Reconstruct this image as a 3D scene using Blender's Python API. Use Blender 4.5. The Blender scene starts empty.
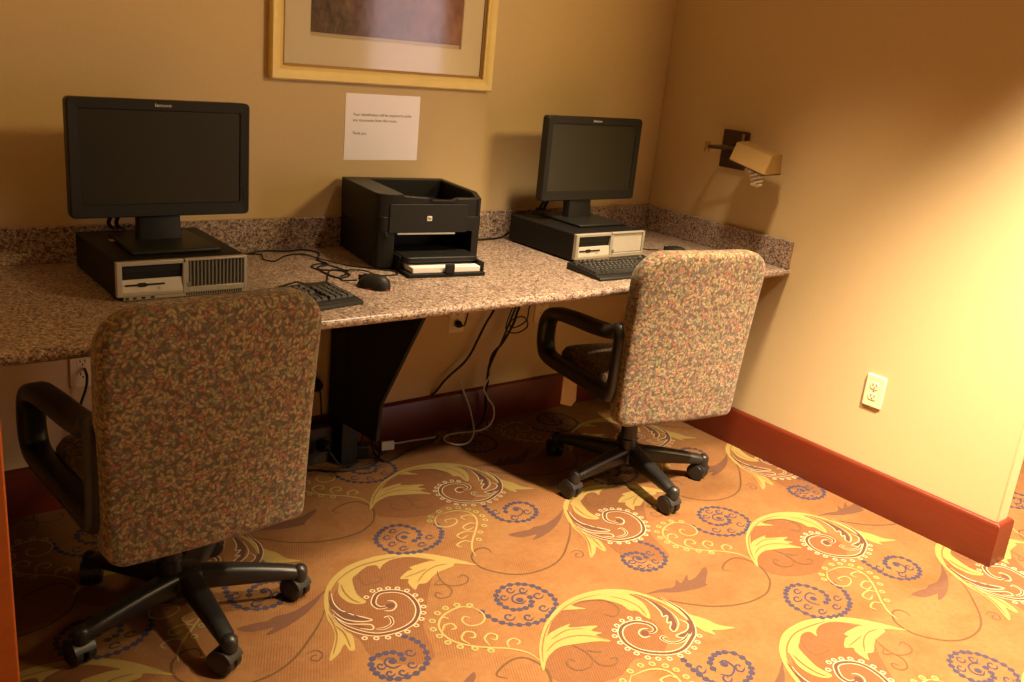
import bpy, bmesh, math, random
from math import sin, cos, pi, radians
from mathutils import Vector, Matrix
from mathutils.geometry import tessellate_polygon

random.seed(7)
SC = bpy.context.scene
COL = SC.collection

# ------------------------------------------------------------------ materials
def new_mat(name):
    m = bpy.data.materials.new(name)
    m.use_nodes = True
    nt = m.node_tree
    b = nt.nodes['Principled BSDF']
    return m, nt, b

def N(nt, t, **kw):
    n = nt.nodes.new(t)
    for k, v in kw.items():
        setattr(n, k, v)
    return n

def L(nt, a, b):
    nt.links.new(a, b)

def math_node(nt, op, a, b=None, c=None):
    n = N(nt, 'ShaderNodeMath', operation=op)
    for i, v in enumerate((a, b, c)):
        if v is None:
            continue
        if isinstance(v, (int, float)):
            n.inputs[i].default_value = v
        else:
            L(nt, v, n.inputs[i])
    return n.outputs[0]

def mix_col(nt, fac, a, b, blend='MIX'):
    n = N(nt, 'ShaderNodeMix', data_type='RGBA', blend_type=blend)
    for sock, v in ((n.inputs[0], fac), (n.inputs[6], a), (n.inputs[7], b)):
        if isinstance(v, (int, float)):
            sock.default_value = v
        elif isinstance(v, tuple):
            sock.default_value = v if len(v) == 4 else (*v, 1)
        else:
            L(nt, v, sock)
    return n.outputs[2]

def ramp(nt, fac, stops, interp='LINEAR'):
    n = N(nt, 'ShaderNodeValToRGB')
    cr = n.color_ramp
    cr.interpolation = interp
    while len(cr.elements) < len(stops):
        cr.elements.new(0.5)
    for e, (p, c) in zip(cr.elements, stops):
        e.position = p
        e.color = (*c, 1) if len(c) == 3 else c
    L(nt, fac, n.inputs[0])
    return n.outputs[0]

def obj_coord(nt, scale=(1, 1, 1), rot=(0, 0, 0)):
    tc = N(nt, 'ShaderNodeTexCoord')
    mp = N(nt, 'ShaderNodeMapping')
    mp.inputs['Scale'].default_value = scale
    mp.inputs['Rotation'].default_value = rot
    L(nt, tc.outputs['Object'], mp.inputs[0])
    return mp.outputs[0]

def noise(nt, vec, scale, detail=3, rough=0.5):
    n = N(nt, 'ShaderNodeTexNoise')
    n.inputs['Scale'].default_value = scale
    n.inputs['Detail'].default_value = detail
    n.inputs['Roughness'].default_value = rough
    L(nt, vec, n.inputs['Vector'])
    return n.outputs['Fac']

def bump(nt, b, height, strength=0.2, dist=0.001):
    n = N(nt, 'ShaderNodeBump')
    n.inputs['Strength'].default_value = strength
    n.inputs['Distance'].default_value = dist
    L(nt, height, n.inputs['Height'])
    L(nt, n.outputs[0], b.inputs['Normal'])

def plain(name, col, rough=0.5, metal=0.0, spec=0.5, vary=0.06, nscale=60, bumps=0.0):
    m, nt, b = new_mat(name)
    v = obj_coord(nt)
    f = noise(nt, v, nscale, 3)
    c = mix_col(nt, f, tuple(x * (1 - vary) for x in col), tuple(min(1, x * (1 + vary)) for x in col))
    L(nt, c, b.inputs['Base Color'])
    b.inputs['Roughness'].default_value = rough
    b.inputs['Metallic'].default_value = metal
    b.inputs['Specular IOR Level'].default_value = spec
    if bumps:
        bump(nt, b, noise(nt, v, 900, 2), bumps, 0.0004)
    return m

def mat_wallpaper():
    m, nt, b = new_mat('wallpaper')
    v1 = obj_coord(nt, (260, 260, 22))
    v2 = obj_coord(nt, (24, 24, 240))
    n1 = noise(nt, v1, 1, 2)
    n2 = noise(nt, v2, 1, 2)
    s = math_node(nt, 'ADD', n1, n2)
    big = noise(nt, obj_coord(nt), 2.2, 3)
    c1 = mix_col(nt, math_node(nt, 'MULTIPLY', s, 0.5), (0.60, 0.455, 0.235), (0.70, 0.545, 0.30))
    c2 = mix_col(nt, math_node(nt, 'MULTIPLY', big, 0.22), c1, (0.52, 0.38, 0.19))
    L(nt, c2, b.inputs['Base Color'])
    b.inputs['Roughness'].default_value = 0.48
    b.inputs['Specular IOR Level'].default_value = 0.4
    bump(nt, b, s, 0.12, 0.0006)
    return m

def mat_granite():
    m, nt, b = new_mat('granite')
    v = obj_coord(nt)
    vo = N(nt, 'ShaderNodeTexVoronoi')
    vo.inputs['Scale'].default_value = 230
    L(nt, v, vo.inputs['Vector'])
    sep = N(nt, 'ShaderNodeSeparateColor')
    L(nt, vo.outputs['Color'], sep.inputs[0])
    c = ramp(nt, sep.outputs[0], [(0.0, (0.035, 0.025, 0.02)), (0.16, (0.10, 0.06, 0.045)), (0.32, (0.31, 0.22, 0.175)),
                                  (0.55, (0.45, 0.34, 0.275)), (0.8, (0.58, 0.48, 0.38)), (0.93, (0.74, 0.66, 0.54))], 'CONSTANT')
    vo2 = N(nt, 'ShaderNodeTexVoronoi')
    vo2.inputs['Scale'].default_value = 120
    L(nt, v, vo2.inputs['Vector'])
    sep2 = N(nt, 'ShaderNodeSeparateColor')
    L(nt, vo2.outputs['Color'], sep2.inputs[0])
    c2 = ramp(nt, sep2.outputs[1], [(0.0, (0.10, 0.065, 0.05)), (0.25, (0.35, 0.24, 0.19)), (0.6, (0.46, 0.35, 0.275)), (0.85, (0.20, 0.15, 0.12))], 'CONSTANT')
    cc = mix_col(nt, 0.40, c, c2)
    L(nt, cc, b.inputs['Base Color'])
    b.inputs['Roughness'].default_value = 0.3
    b.inputs['Specular IOR Level'].default_value = 0.35
    return m

def mat_wood(name, dark, light, rough=0.33):
    m, nt, b = new_mat(name)
    v = obj_coord(nt, (3, 3, 40))
    n1 = noise(nt, v, 3, 5, 0.6)
    c = mix_col(nt, n1, dark, light)
    L(nt, c, b.inputs['Base Color'])
    b.inputs['Roughness'].default_value = rough
    b.inputs['Specular IOR Level'].default_value = 0.4
    return m

def mat_carpet(name, col, alt, base=False):
    m, nt, b = new_mat(name)
    v = obj_coord(nt)
    big = noise(nt, v, 5.0, 4, 0.6)
    fine = noise(nt, v, 420, 2, 0.7)
    mid = noise(nt, v, 60, 3, 0.6)
    c = mix_col(nt, mid, col, alt)
    if base:
        # fine brown ribs that come and go, and mottled worn patches
        w = N(nt, 'ShaderNodeTexWave', wave_type='BANDS', bands_direction='X')
        w.inputs['Scale'].default_value = 46
        w.inputs['Distortion'].default_value = 1.2
        w.inputs['Detail'].default_value = 1.0
        w.inputs['Detail Scale'].default_value = 2.0
        L(nt, obj_coord(nt, (1, 1, 1), (0, 0, radians(27))), w.inputs['Vector'])
        gate = ramp(nt, big, [(0.40, (0, 0, 0)), (0.62, (1, 1, 1))] if base == 1 else [(0.25, (0.35, 0.35, 0.35)), (0.5, (1, 1, 1))])
        k = math_node(nt, 'MULTIPLY', w.outputs['Fac'], gate)
        c = mix_col(nt, math_node(nt, 'MULTIPLY', k, 0.55), c, (0.13, 0.045, 0.02))
        patch = ramp(nt, noise(nt, v, 9, 5, 0.7), [(0.48, (0, 0, 0)), (0.7, (1, 1, 1))])
        c = mix_col(nt, math_node(nt, 'MULTIPLY', patch, 0.45), c, (0.17, 0.062, 0.016))
    c = mix_col(nt, math_node(nt, 'MULTIPLY', fine, 0.5), c, mix_col(nt, 1.0, c, (0.45, 0.42, 0.4), 'MULTIPLY'))
    L(nt, c, b.inputs['Base Color'])
    b.inputs['Roughness'].default_value = 0.95
    b.inputs['Specular IOR Level'].default_value = 0.1
    bump(nt, b, fine, 0.5, 0.002)
    return m

def mat_leaf_fabric():
    """woven upholstery: dense small leaves in gold, green, rust and plum on dark brown"""
    m, nt, b = new_mat('leaf_fabric')
    tc = N(nt, 'ShaderNodeTexCoord')
    sx = N(nt, 'ShaderNodeSeparateXYZ')
    L(nt, tc.outputs['Object'], sx.inputs[0])
    sn = N(nt, 'ShaderNodeSeparateXYZ')
    L(nt, tc.outputs['Normal'], sn.inputs[0])
    side = math_node(nt, 'GREATER_THAN', math_node(nt, 'ABSOLUTE', sn.outputs[0]), 0.72)
    top = math_node(nt, 'GREATER_THAN', math_node(nt, 'ABSOLUTE', sn.outputs[2]), 0.72)
    def pick(k, a, b):
        return math_node(nt, 'ADD', math_node(nt, 'MULTIPLY', k, b), math_node(nt, 'MULTIPLY', math_node(nt, 'SUBTRACT', 1.0, k), a))
    u = pick(side, sx.outputs[0], sx.outputs[1])
    vv = pick(top, sx.outputs[2], sx.outputs[1])
    cmb = N(nt, 'ShaderNodeCombineXYZ')
    L(nt, u, cmb.inputs[0])
    L(nt, vv, cmb.inputs[1])
    col = (0.048, 0.038, 0.022, 1)
    prev = None
    pal = [(0.0, (0.33, 0.225, 0.115)), (0.20, (0.19, 0.175, 0.085)), (0.40, (0.29, 0.115, 0.07)),
           (0.55, (0.35, 0.255, 0.14)), (0.70, (0.10, 0.092, 0.08)), (0.80, (0.235, 0.11, 0.095)), (0.90, (0.25, 0.23, 0.115))]
    for i, (off, ang) in enumerate(((0.0, -1.3), (0.417, -0.3), (0.731, -2.2), (0.173, -1.0), (0.55, -1.9))):
        mp = N(nt, 'ShaderNodeMapping')
        mp.inputs['Location'].default_value = (off * 37 + 3.3 * i, off * 23 - 7.1 * i, 0)
        mp.inputs['Scale'].default_value = (49, 49, 49)
        L(nt, cmb.outputs[0], mp.inputs[0])
        vo = N(nt, 'ShaderNodeTexVoronoi', voronoi_dimensions='2D')
        vo.inputs['Scale'].default_value = 1.0
        vo.inputs['Randomness'].default_value = 0.8
        L(nt, mp.outputs[0], vo.inputs['Vector'])
        d = N(nt, 'ShaderNodeVectorMath', operation='SUBTRACT')
        L(nt, mp.outputs[0], d.inputs[0])
        L(nt, vo.outputs['Position'], d.inputs[1])
        sc = N(nt, 'ShaderNodeSeparateColor')
        L(nt, vo.outputs['Color'], sc.inputs[0])
        a = math_node(nt, 'MULTIPLY_ADD', sc.outputs[0], 2.6, ang)
        r = N(nt, 'ShaderNodeVectorRotate', rotation_type='Z_AXIS')
        L(nt, d.outputs[0], r.inputs['Vector'])
        L(nt, a, r.inputs['Angle'])
        s2 = N(nt, 'ShaderNodeSeparateXYZ')
        L(nt, r.outputs[0], s2.inputs[0])
        ax = math_node(nt, 'ABSOLUTE', s2.outputs[0])
        yy = math_node(nt, 'MULTIPLY', s2.outputs[1], s2.outputs[1])
        e = math_node(nt, 'ADD', math_node(nt, 'MULTIPLY', ax, 3.7), math_node(nt, 'MULTIPLY', yy, 3.9))
        mask = ramp(nt, e, [(0.80, (1, 1, 1)), (0.95, (0, 0, 0))])
        rim = ramp(nt, e, [(0.25, (1, 1, 1)), (0.95, (0.22, 0.22, 0.2))])
        lc = ramp(nt, sc.outputs[1], pal, 'CONSTANT')
        lc = mix_col(nt, 1.0, lc, rim, 'MULTIPLY')
        col = mix_col(nt, mask, col, lc)
    fine = noise(nt, tc.outputs['Object'], 700, 2)
    col = mix_col(nt, math_node(nt, 'MULTIPLY', fine, 0.35), col, (0.30, 0.20, 0.12))
    L(nt, col, b.inputs['Base Color'])
    b.inputs['Roughness'].default_value = 0.8
    b.inputs['Specular IOR Level'].default_value = 0.2
    b.inputs['Sheen Weight'].default_value = 0.15
    wr = noise(nt, obj_coord(nt, (9, 9, 26)), 1.0, 2, 0.5)
    h = math_node(nt, 'ADD', math_node(nt, 'MULTIPLY', fine, 0.05), math_node(nt, 'MULTIPLY', wr, 1.0))
    bump(nt, b, h, 0.5, 0.008)
    return m

def mat_print():
    m, nt, b = new_mat('art_print')
    v = obj_coord(nt)
    n1 = noise(nt, v, 7, 5, 0.65)
    n2 = noise(nt, obj_coord(nt, (1.6, 1, 1), (0, 0.6, 0)), 22, 5, 0.7)
    sx = N(nt, 'ShaderNodeSeparateXYZ')
    tc = N(nt, 'ShaderNodeTexCoord')
    L(nt, tc.outputs['Object'], sx.inputs[0])
    k = math_node(nt, 'ADD', math_node(nt, 'MULTIPLY', n1, 0.75), math_node(nt, 'MULTIPLY', sx.outputs[0], 0.62))
    c = ramp(nt, k, [(0.12, (0.06, 0.035, 0.012)), (0.26, (0.15, 0.10, 0.035)), (0.40, (0.20, 0.08, 0.03)), (0.50, (0.32, 0.12, 0.05)), (0.62, (0.46, 0.15, 0.04))])
    c2 = ramp(nt, n2, [(0.35, (0.05, 0.025, 0.02)), (0.55, (0.25, 0.13, 0.09)), (0.72, (0.45, 0.30, 0.17))])
    c = mix_col(nt, 0.38, c, c2)
    L(nt, c, b.inputs['Base Color'])
    b.inputs['Roughness'].default_value = 0.7
    return m

def mat_glass():
    m, nt, b = new_mat('picture_glass')
    out = nt.nodes['Material Output']
    nt.nodes.remove(b)
    t = N(nt, 'ShaderNodeBsdfTransparent')
    g = N(nt, 'ShaderNodeBsdfGlossy')
    g.inputs['Roughness'].default_value = 0.09
    fr = N(nt, 'ShaderNodeFresnel')
    fr.inputs['IOR'].default_value = 1.36
    mx = N(nt, 'ShaderNodeMixShader')
    L(nt, fr.outputs[0], mx.inputs[0])
    L(nt, t.outputs[0], mx.inputs[1])
    L(nt, g.outputs[0], mx.inputs[2])
    L(nt, mx.outputs[0], out.inputs[0])
    return m

M = {}
M['wall'] = mat_wallpaper()
M['granite'] = mat_granite()
M['mahogany'] = mat_wood('mahogany', (0.095, 0.014, 0.005), (0.15, 0.025, 0.008))
M['casing'] = mat_wood('orange_wood', (0.42, 0.085, 0.012), (0.55, 0.13, 0.02))
M['ceiling'] = plain('ceiling_paint', (0.78, 0.70, 0.58), 0.9)
M['fabric'] = mat_leaf_fabric()
M['black'] = plain('black_plastic', (0.009, 0.0085, 0.008), 0.48, spec=0.35, bumps=0.1)
M['black_soft'] = plain('matte_black_plastic', (0.008, 0.008, 0.0075), 0.65, spec=0.3)
M['blackgrey'] = plain('charcoal_plastic', (0.013, 0.013, 0.011), 0.48, spec=0.35)
M['base_black'] = plain('satin_black_nylon', (0.015, 0.014, 0.013), 0.38, bumps=0.1)
M['screen'] = plain('dark_screen', (0.024, 0.024, 0.016), 0.32, vary=0.02)
M['pc_case'] = plain('black_case_paint', (0.008, 0.007, 0.007), 0.55, spec=0.25, bumps=0.1)
M['silver'] = plain('silver_plastic', (0.46, 0.43, 0.37), 0.38, metal=0.15)
M['silver_light'] = plain('pale_silver_plastic', (0.60, 0.57, 0.50), 0.4)
M['grille'] = plain('grey_grille', (0.20, 0.19, 0.165), 0.45)
M['hole'] = plain('dark_cavity', (0.008, 0.008, 0.008), 0.7)
M['white'] = plain('white_print', (0.80, 0.78, 0.72), 0.6)
M['legend'] = plain('grey_key_legend', (0.30, 0.29, 0.27), 0.6)
M['paper'] = plain('white_paper', (0.86, 0.82, 0.80), 0.85, vary=0.01)
M['sleeve'] = plain('paper_in_clear_sleeve', (0.94, 0.90, 0.91), 0.5, vary=0.01)
_b = M['sleeve'].node_tree.nodes['Principled BSDF']
_b.inputs['Coat Weight'].default_value = 1.0
_b.inputs['Coat Roughness'].default_value = 0.3
_b.inputs['Coat IOR'].default_value = 1.7
M['ink'] = plain('grey_ink', (0.12, 0.09, 0.10), 0.9)
M['keycap'] = plain('black_keycap', (0.03, 0.03, 0.03), 0.38)
M['gold'] = plain('gold_leaf_frame', (0.86, 0.67, 0.24), 0.42, metal=0.0, vary=0.1, nscale=20)
M['gold_dark'] = plain('dark_gold_fillet', (0.30, 0.17, 0.05), 0.5, metal=0.3)
M['mat'] = plain('cream_mat_board', (0.80, 0.68, 0.48), 0.85, vary=0.02)
M['print'] = mat_print()
M['glass'] = mat_glass()
M['bronze'] = plain('antique_bronze', (0.085, 0.05, 0.03), 0.45, metal=0.6)
M['brass'] = plain('brushed_brass', (0.50, 0.33, 0.14), 0.30, metal=0.9)
M['brass_shade'] = plain('satin_brass_shade', (0.36, 0.225, 0.075), 0.45, metal=0.4)
M['bulb'] = plain('white_bulb_glass', (0.85, 0.82, 0.76), 0.35)
M['ivory'] = plain('ivory_plastic', (0.82, 0.72, 0.47), 0.4, vary=0.02)
M['beige'] = plain('beige_card', (0.62, 0.45, 0.26), 0.7)
M['red_led'] = plain('red_plastic', (0.40, 0.015, 0.010), 0.35)
M['white_cable'] = plain('white_cable', (0.66, 0.60, 0.47), 0.5)
M['chrome'] = plain('grey_metal', (0.4, 0.38, 0.34), 0.3, metal=0.9)
M['brown_plastic'] = plain('dark_brown_plastic', (0.045, 0.032, 0.022), 0.55)
M['wood_brown'] = plain('dark_laminate', (0.008, 0.007, 0.0065), 0.7, spec=0.25)

# ------------------------------------------------------------------ mesh helpers
def box(bm, x0, x1, y0, y1, z0, z1, mi=0):
    vs = [bm.verts.new((x, y, z)) for x in (x0, x1) for y in (y0, y1) for z in (z0, z1)]
    for f in ((0, 1, 3, 2), (4, 6, 7, 5), (0, 4, 5, 1), (2, 3, 7, 6), (0, 2, 6, 4), (1, 5, 7, 3)):
        fc = bm.faces.new([vs[i] for i in f])
        fc.material_index = mi
    return vs

def frame_of(d):
    d = d.normalized()
    a = Vector((0, 0, 1)) if abs(d.z) < 0.9 else Vector((1, 0, 0))
    u = d.cross(a).normalized()
    return u, d.cross(u).normalized()

def cyl(bm, p0, p1, r0, r1=None, seg=20, mi=0, caps=True):
    p0, p1 = Vector(p0), Vector(p1)
    r1 = r0 if r1 is None else r1
    u, v = frame_of(p1 - p0)
    rings = []
    for p, r in ((p0, r0), (p1, r1)):
        rings.append([bm.verts.new(p + u * (r * cos(2 * pi * i / seg)) + v * (r * sin(2 * pi * i / seg))) for i in range(seg)])
    for i in range(seg):
        j = (i + 1) % seg
        bm.faces.new((rings[0][i], rings[0][j], rings[1][j], rings[1][i])).material_index = mi
    if caps:
        bm.faces.new(rings[0][::-1]).material_index = mi
        bm.faces.new(rings[1]).material_index = mi

def lathe(bm, prof, org=(0, 0, 0), axis=(0, 0, 1), seg=24, mi=0):
    org, ax = Vector(org), Vector(axis).normalized()
    u, v = frame_of(ax)
    rings = []
    for r, h in prof:
        if r < 1e-6:
            rings.append([bm.verts.new(org + ax * h)])
        else:
            rings.append([bm.verts.new(org + ax * h + u * (r * cos(2 * pi * i / seg)) + v * (r * sin(2 * pi * i / seg))) for i in range(seg)])
    for a, b in zip(rings, rings[1:]):
        for i in range(seg):
            j = (i + 1) % seg
            q = [a[i % len(a)], a[j % len(a)], b[j % len(b)], b[i % len(b)]]
            q = list(dict.fromkeys(q))
            if len(q) > 2:
                bm.faces.new(q).material_index = mi
    for rg, rev in ((rings[0], True), (rings[-1], False)):
        if len(rg) > 2:
            bm.faces.new(rg[::-1] if rev else rg).material_index = mi

def smooth_path(pts, n=6, closed=False):
    P = [Vector(p) for p in pts]
    if len(P) < 3:
        return P
    out = []
    m = len(P)
    for i in range(m if closed else m - 1):
        p0 = P[(i - 1) % m] if closed or i > 0 else P[0] * 2 - P[1]
        p1, p2 = P[i], P[(i + 1) % m]
        p3 = P[(i + 2) % m] if closed or i + 2 < m else P[-1] * 2 - P[-2]
        for k in range(n):
            t = k / n
            out.append(0.5 * ((2 * p1) + (p2 - p0) * t + (2 * p0 - 5 * p1 + 4 * p2 - p3) * t * t + (3 * p1 - p0 - 3 * p2 + p3) * t ** 3))
    if not closed:
        out.append(P[-1])
    return out

def tube(bm, pts, r, seg=8, n=6, mi=0, smooth=True):
    P = smooth_path(pts, n) if smooth else [Vector(p) for p in pts]
    Q = [P[0]]
    for p in P[1:]:
        if (p - Q[-1]).length > 1e-5:
            Q.append(p)
    P = Q
    rings = []
    u = None
    for i, p in enumerate(P):
        d = (P[min(i + 1, len(P) - 1)] - P[max(i - 1, 0)]).normalized()
        if u is None:
            u, _ = frame_of(d)
        u = (u - d * u.dot(d)).normalized()
        v = d.cross(u)
        rr = r(i / (len(P) - 1)) if callable(r) else r
        rings.append([bm.verts.new(p + u * (rr * cos(2 * pi * k / seg)) + v * (rr * sin(2 * pi * k / seg))) for k in range(seg)])
    for a, b in zip(rings, rings[1:]):
        for i in range(seg):
            j = (i + 1) % seg
            bm.faces.new((a[i], a[j], b[j], b[i])).material_index = mi
    bm.faces.new(rings[0][::-1]).material_index = mi
    bm.faces.new(rings[-1]).material_index = mi

def prism(bm, poly, axis, a, b, mi=0):
    """extrude a 2D polygon along axis 'X'/'Y'/'Z' from a to b"""
    def P(q, t):
        return {'X': (t, q[0], q[1]), 'Y': (q[0], t, q[1]), 'Z': (q[0], q[1], t)}[axis]
    va = [bm.verts.new(P(q, a)) for q in poly]
    vb = [bm.verts.new(P(q, b)) for q in poly]
    n = len(poly)
    for i in range(n):
        j = (i + 1) % n
        bm.faces.new((va[i], va[j], vb[j], vb[i])).material_index = mi
    bm.faces.new(va[::-1]).material_index = mi
    bm.faces.new(vb).material_index = mi

def rrect(x0, x1, y0, y1, r, n=6):
    rs = r if isinstance(r, (tuple, list)) else (r, r, r, r)
    out = []
    for (cx, cy, a0, rr) in ((x1 - rs[0], y1 - rs[0], 0, rs[0]), (x0 + rs[1], y1 - rs[1], 90, rs[1]), (x0 + rs[2], y0 + rs[2], 180, rs[2]), (x1 - rs[3], y0 + rs[3], 270, rs[3])):
        for k in range(n + 1):
            a = radians(a0 + 90 * k / n)
            out.append((cx + rr * cos(a), cy + rr * sin(a)))
    return out

def loft(bm, loops, mi=0, cap=True, closed=False):
    rings = [[bm.verts.new(p) for p in lp] for lp in loops]
    pairs = list(zip(rings, rings[1:])) + ([(rings[-1], rings[0])] if closed else [])
    for a, b in pairs:
        m = len(a)
        for i in range(m):
            j = (i + 1) % m
            bm.faces.new((a[i], a[j], b[j], b[i])).material_index = mi
    if cap and not closed:
        bm.faces.new(rings[0][::-1]).material_index = mi
        bm.faces.new(rings[-1]).material_index = mi

def obj(name, bm, mats, parent=None, loc=None, rot=None, smooth=True, bevel=0.0, seg=2, angle=40, subsurf=0):
    bmesh.ops.recalc_face_normals(bm, faces=bm.faces[:])
    me = bpy.data.meshes.new(name)
    bm.to_mesh(me)
    bm.free()
    for mm in (mats if isinstance(mats, (list, tuple)) else [mats]):
        me.materials.append(mm)
    o = bpy.data.objects.new(name, me)
    COL.objects.link(o)
    if parent is not None:
        o.parent = parent
    if loc is not None:
        o.location = loc
    if rot is not None:
        o.rotation_euler = rot
    if smooth:
        me.polygons.foreach_set('use_smooth', [True] * len(me.polygons))
        me.set_sharp_from_angle(angle=radians(angle))
    if bevel:
        md = o.modifiers.new('bevel', 'BEVEL')
        md.width = bevel
        md.segments = seg
        md.limit_method = 'ANGLE'
        md.angle_limit = radians(30)
        md.harden_normals = False
    if subsurf:
        md = o.modifiers.new('subsurf', 'SUBSURF')
        md.levels = md.render_levels = subsurf
    return o

def BM():
    return bmesh.new()

def thing(name, label, cat, loc=(0, 0, 0), rz=0.0, group=None):
    o = bpy.data.objects.new(name, None)
    o.empty_display_size = 0.05
    COL.objects.link(o)
    o.location = loc
    o.rotation_euler = (0, 0, rz)
    tag(o, label, cat, group)
    return o

def tag(o, label, cat, group=None):
    o['label'] = label
    o['category'] = cat
    if group:
        o['group'] = group
    return o

def struct(name, bm, mats, **kw):
    o = obj(name, bm, mats, **kw)
    o['kind'] = 'structure'
    return o

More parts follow.
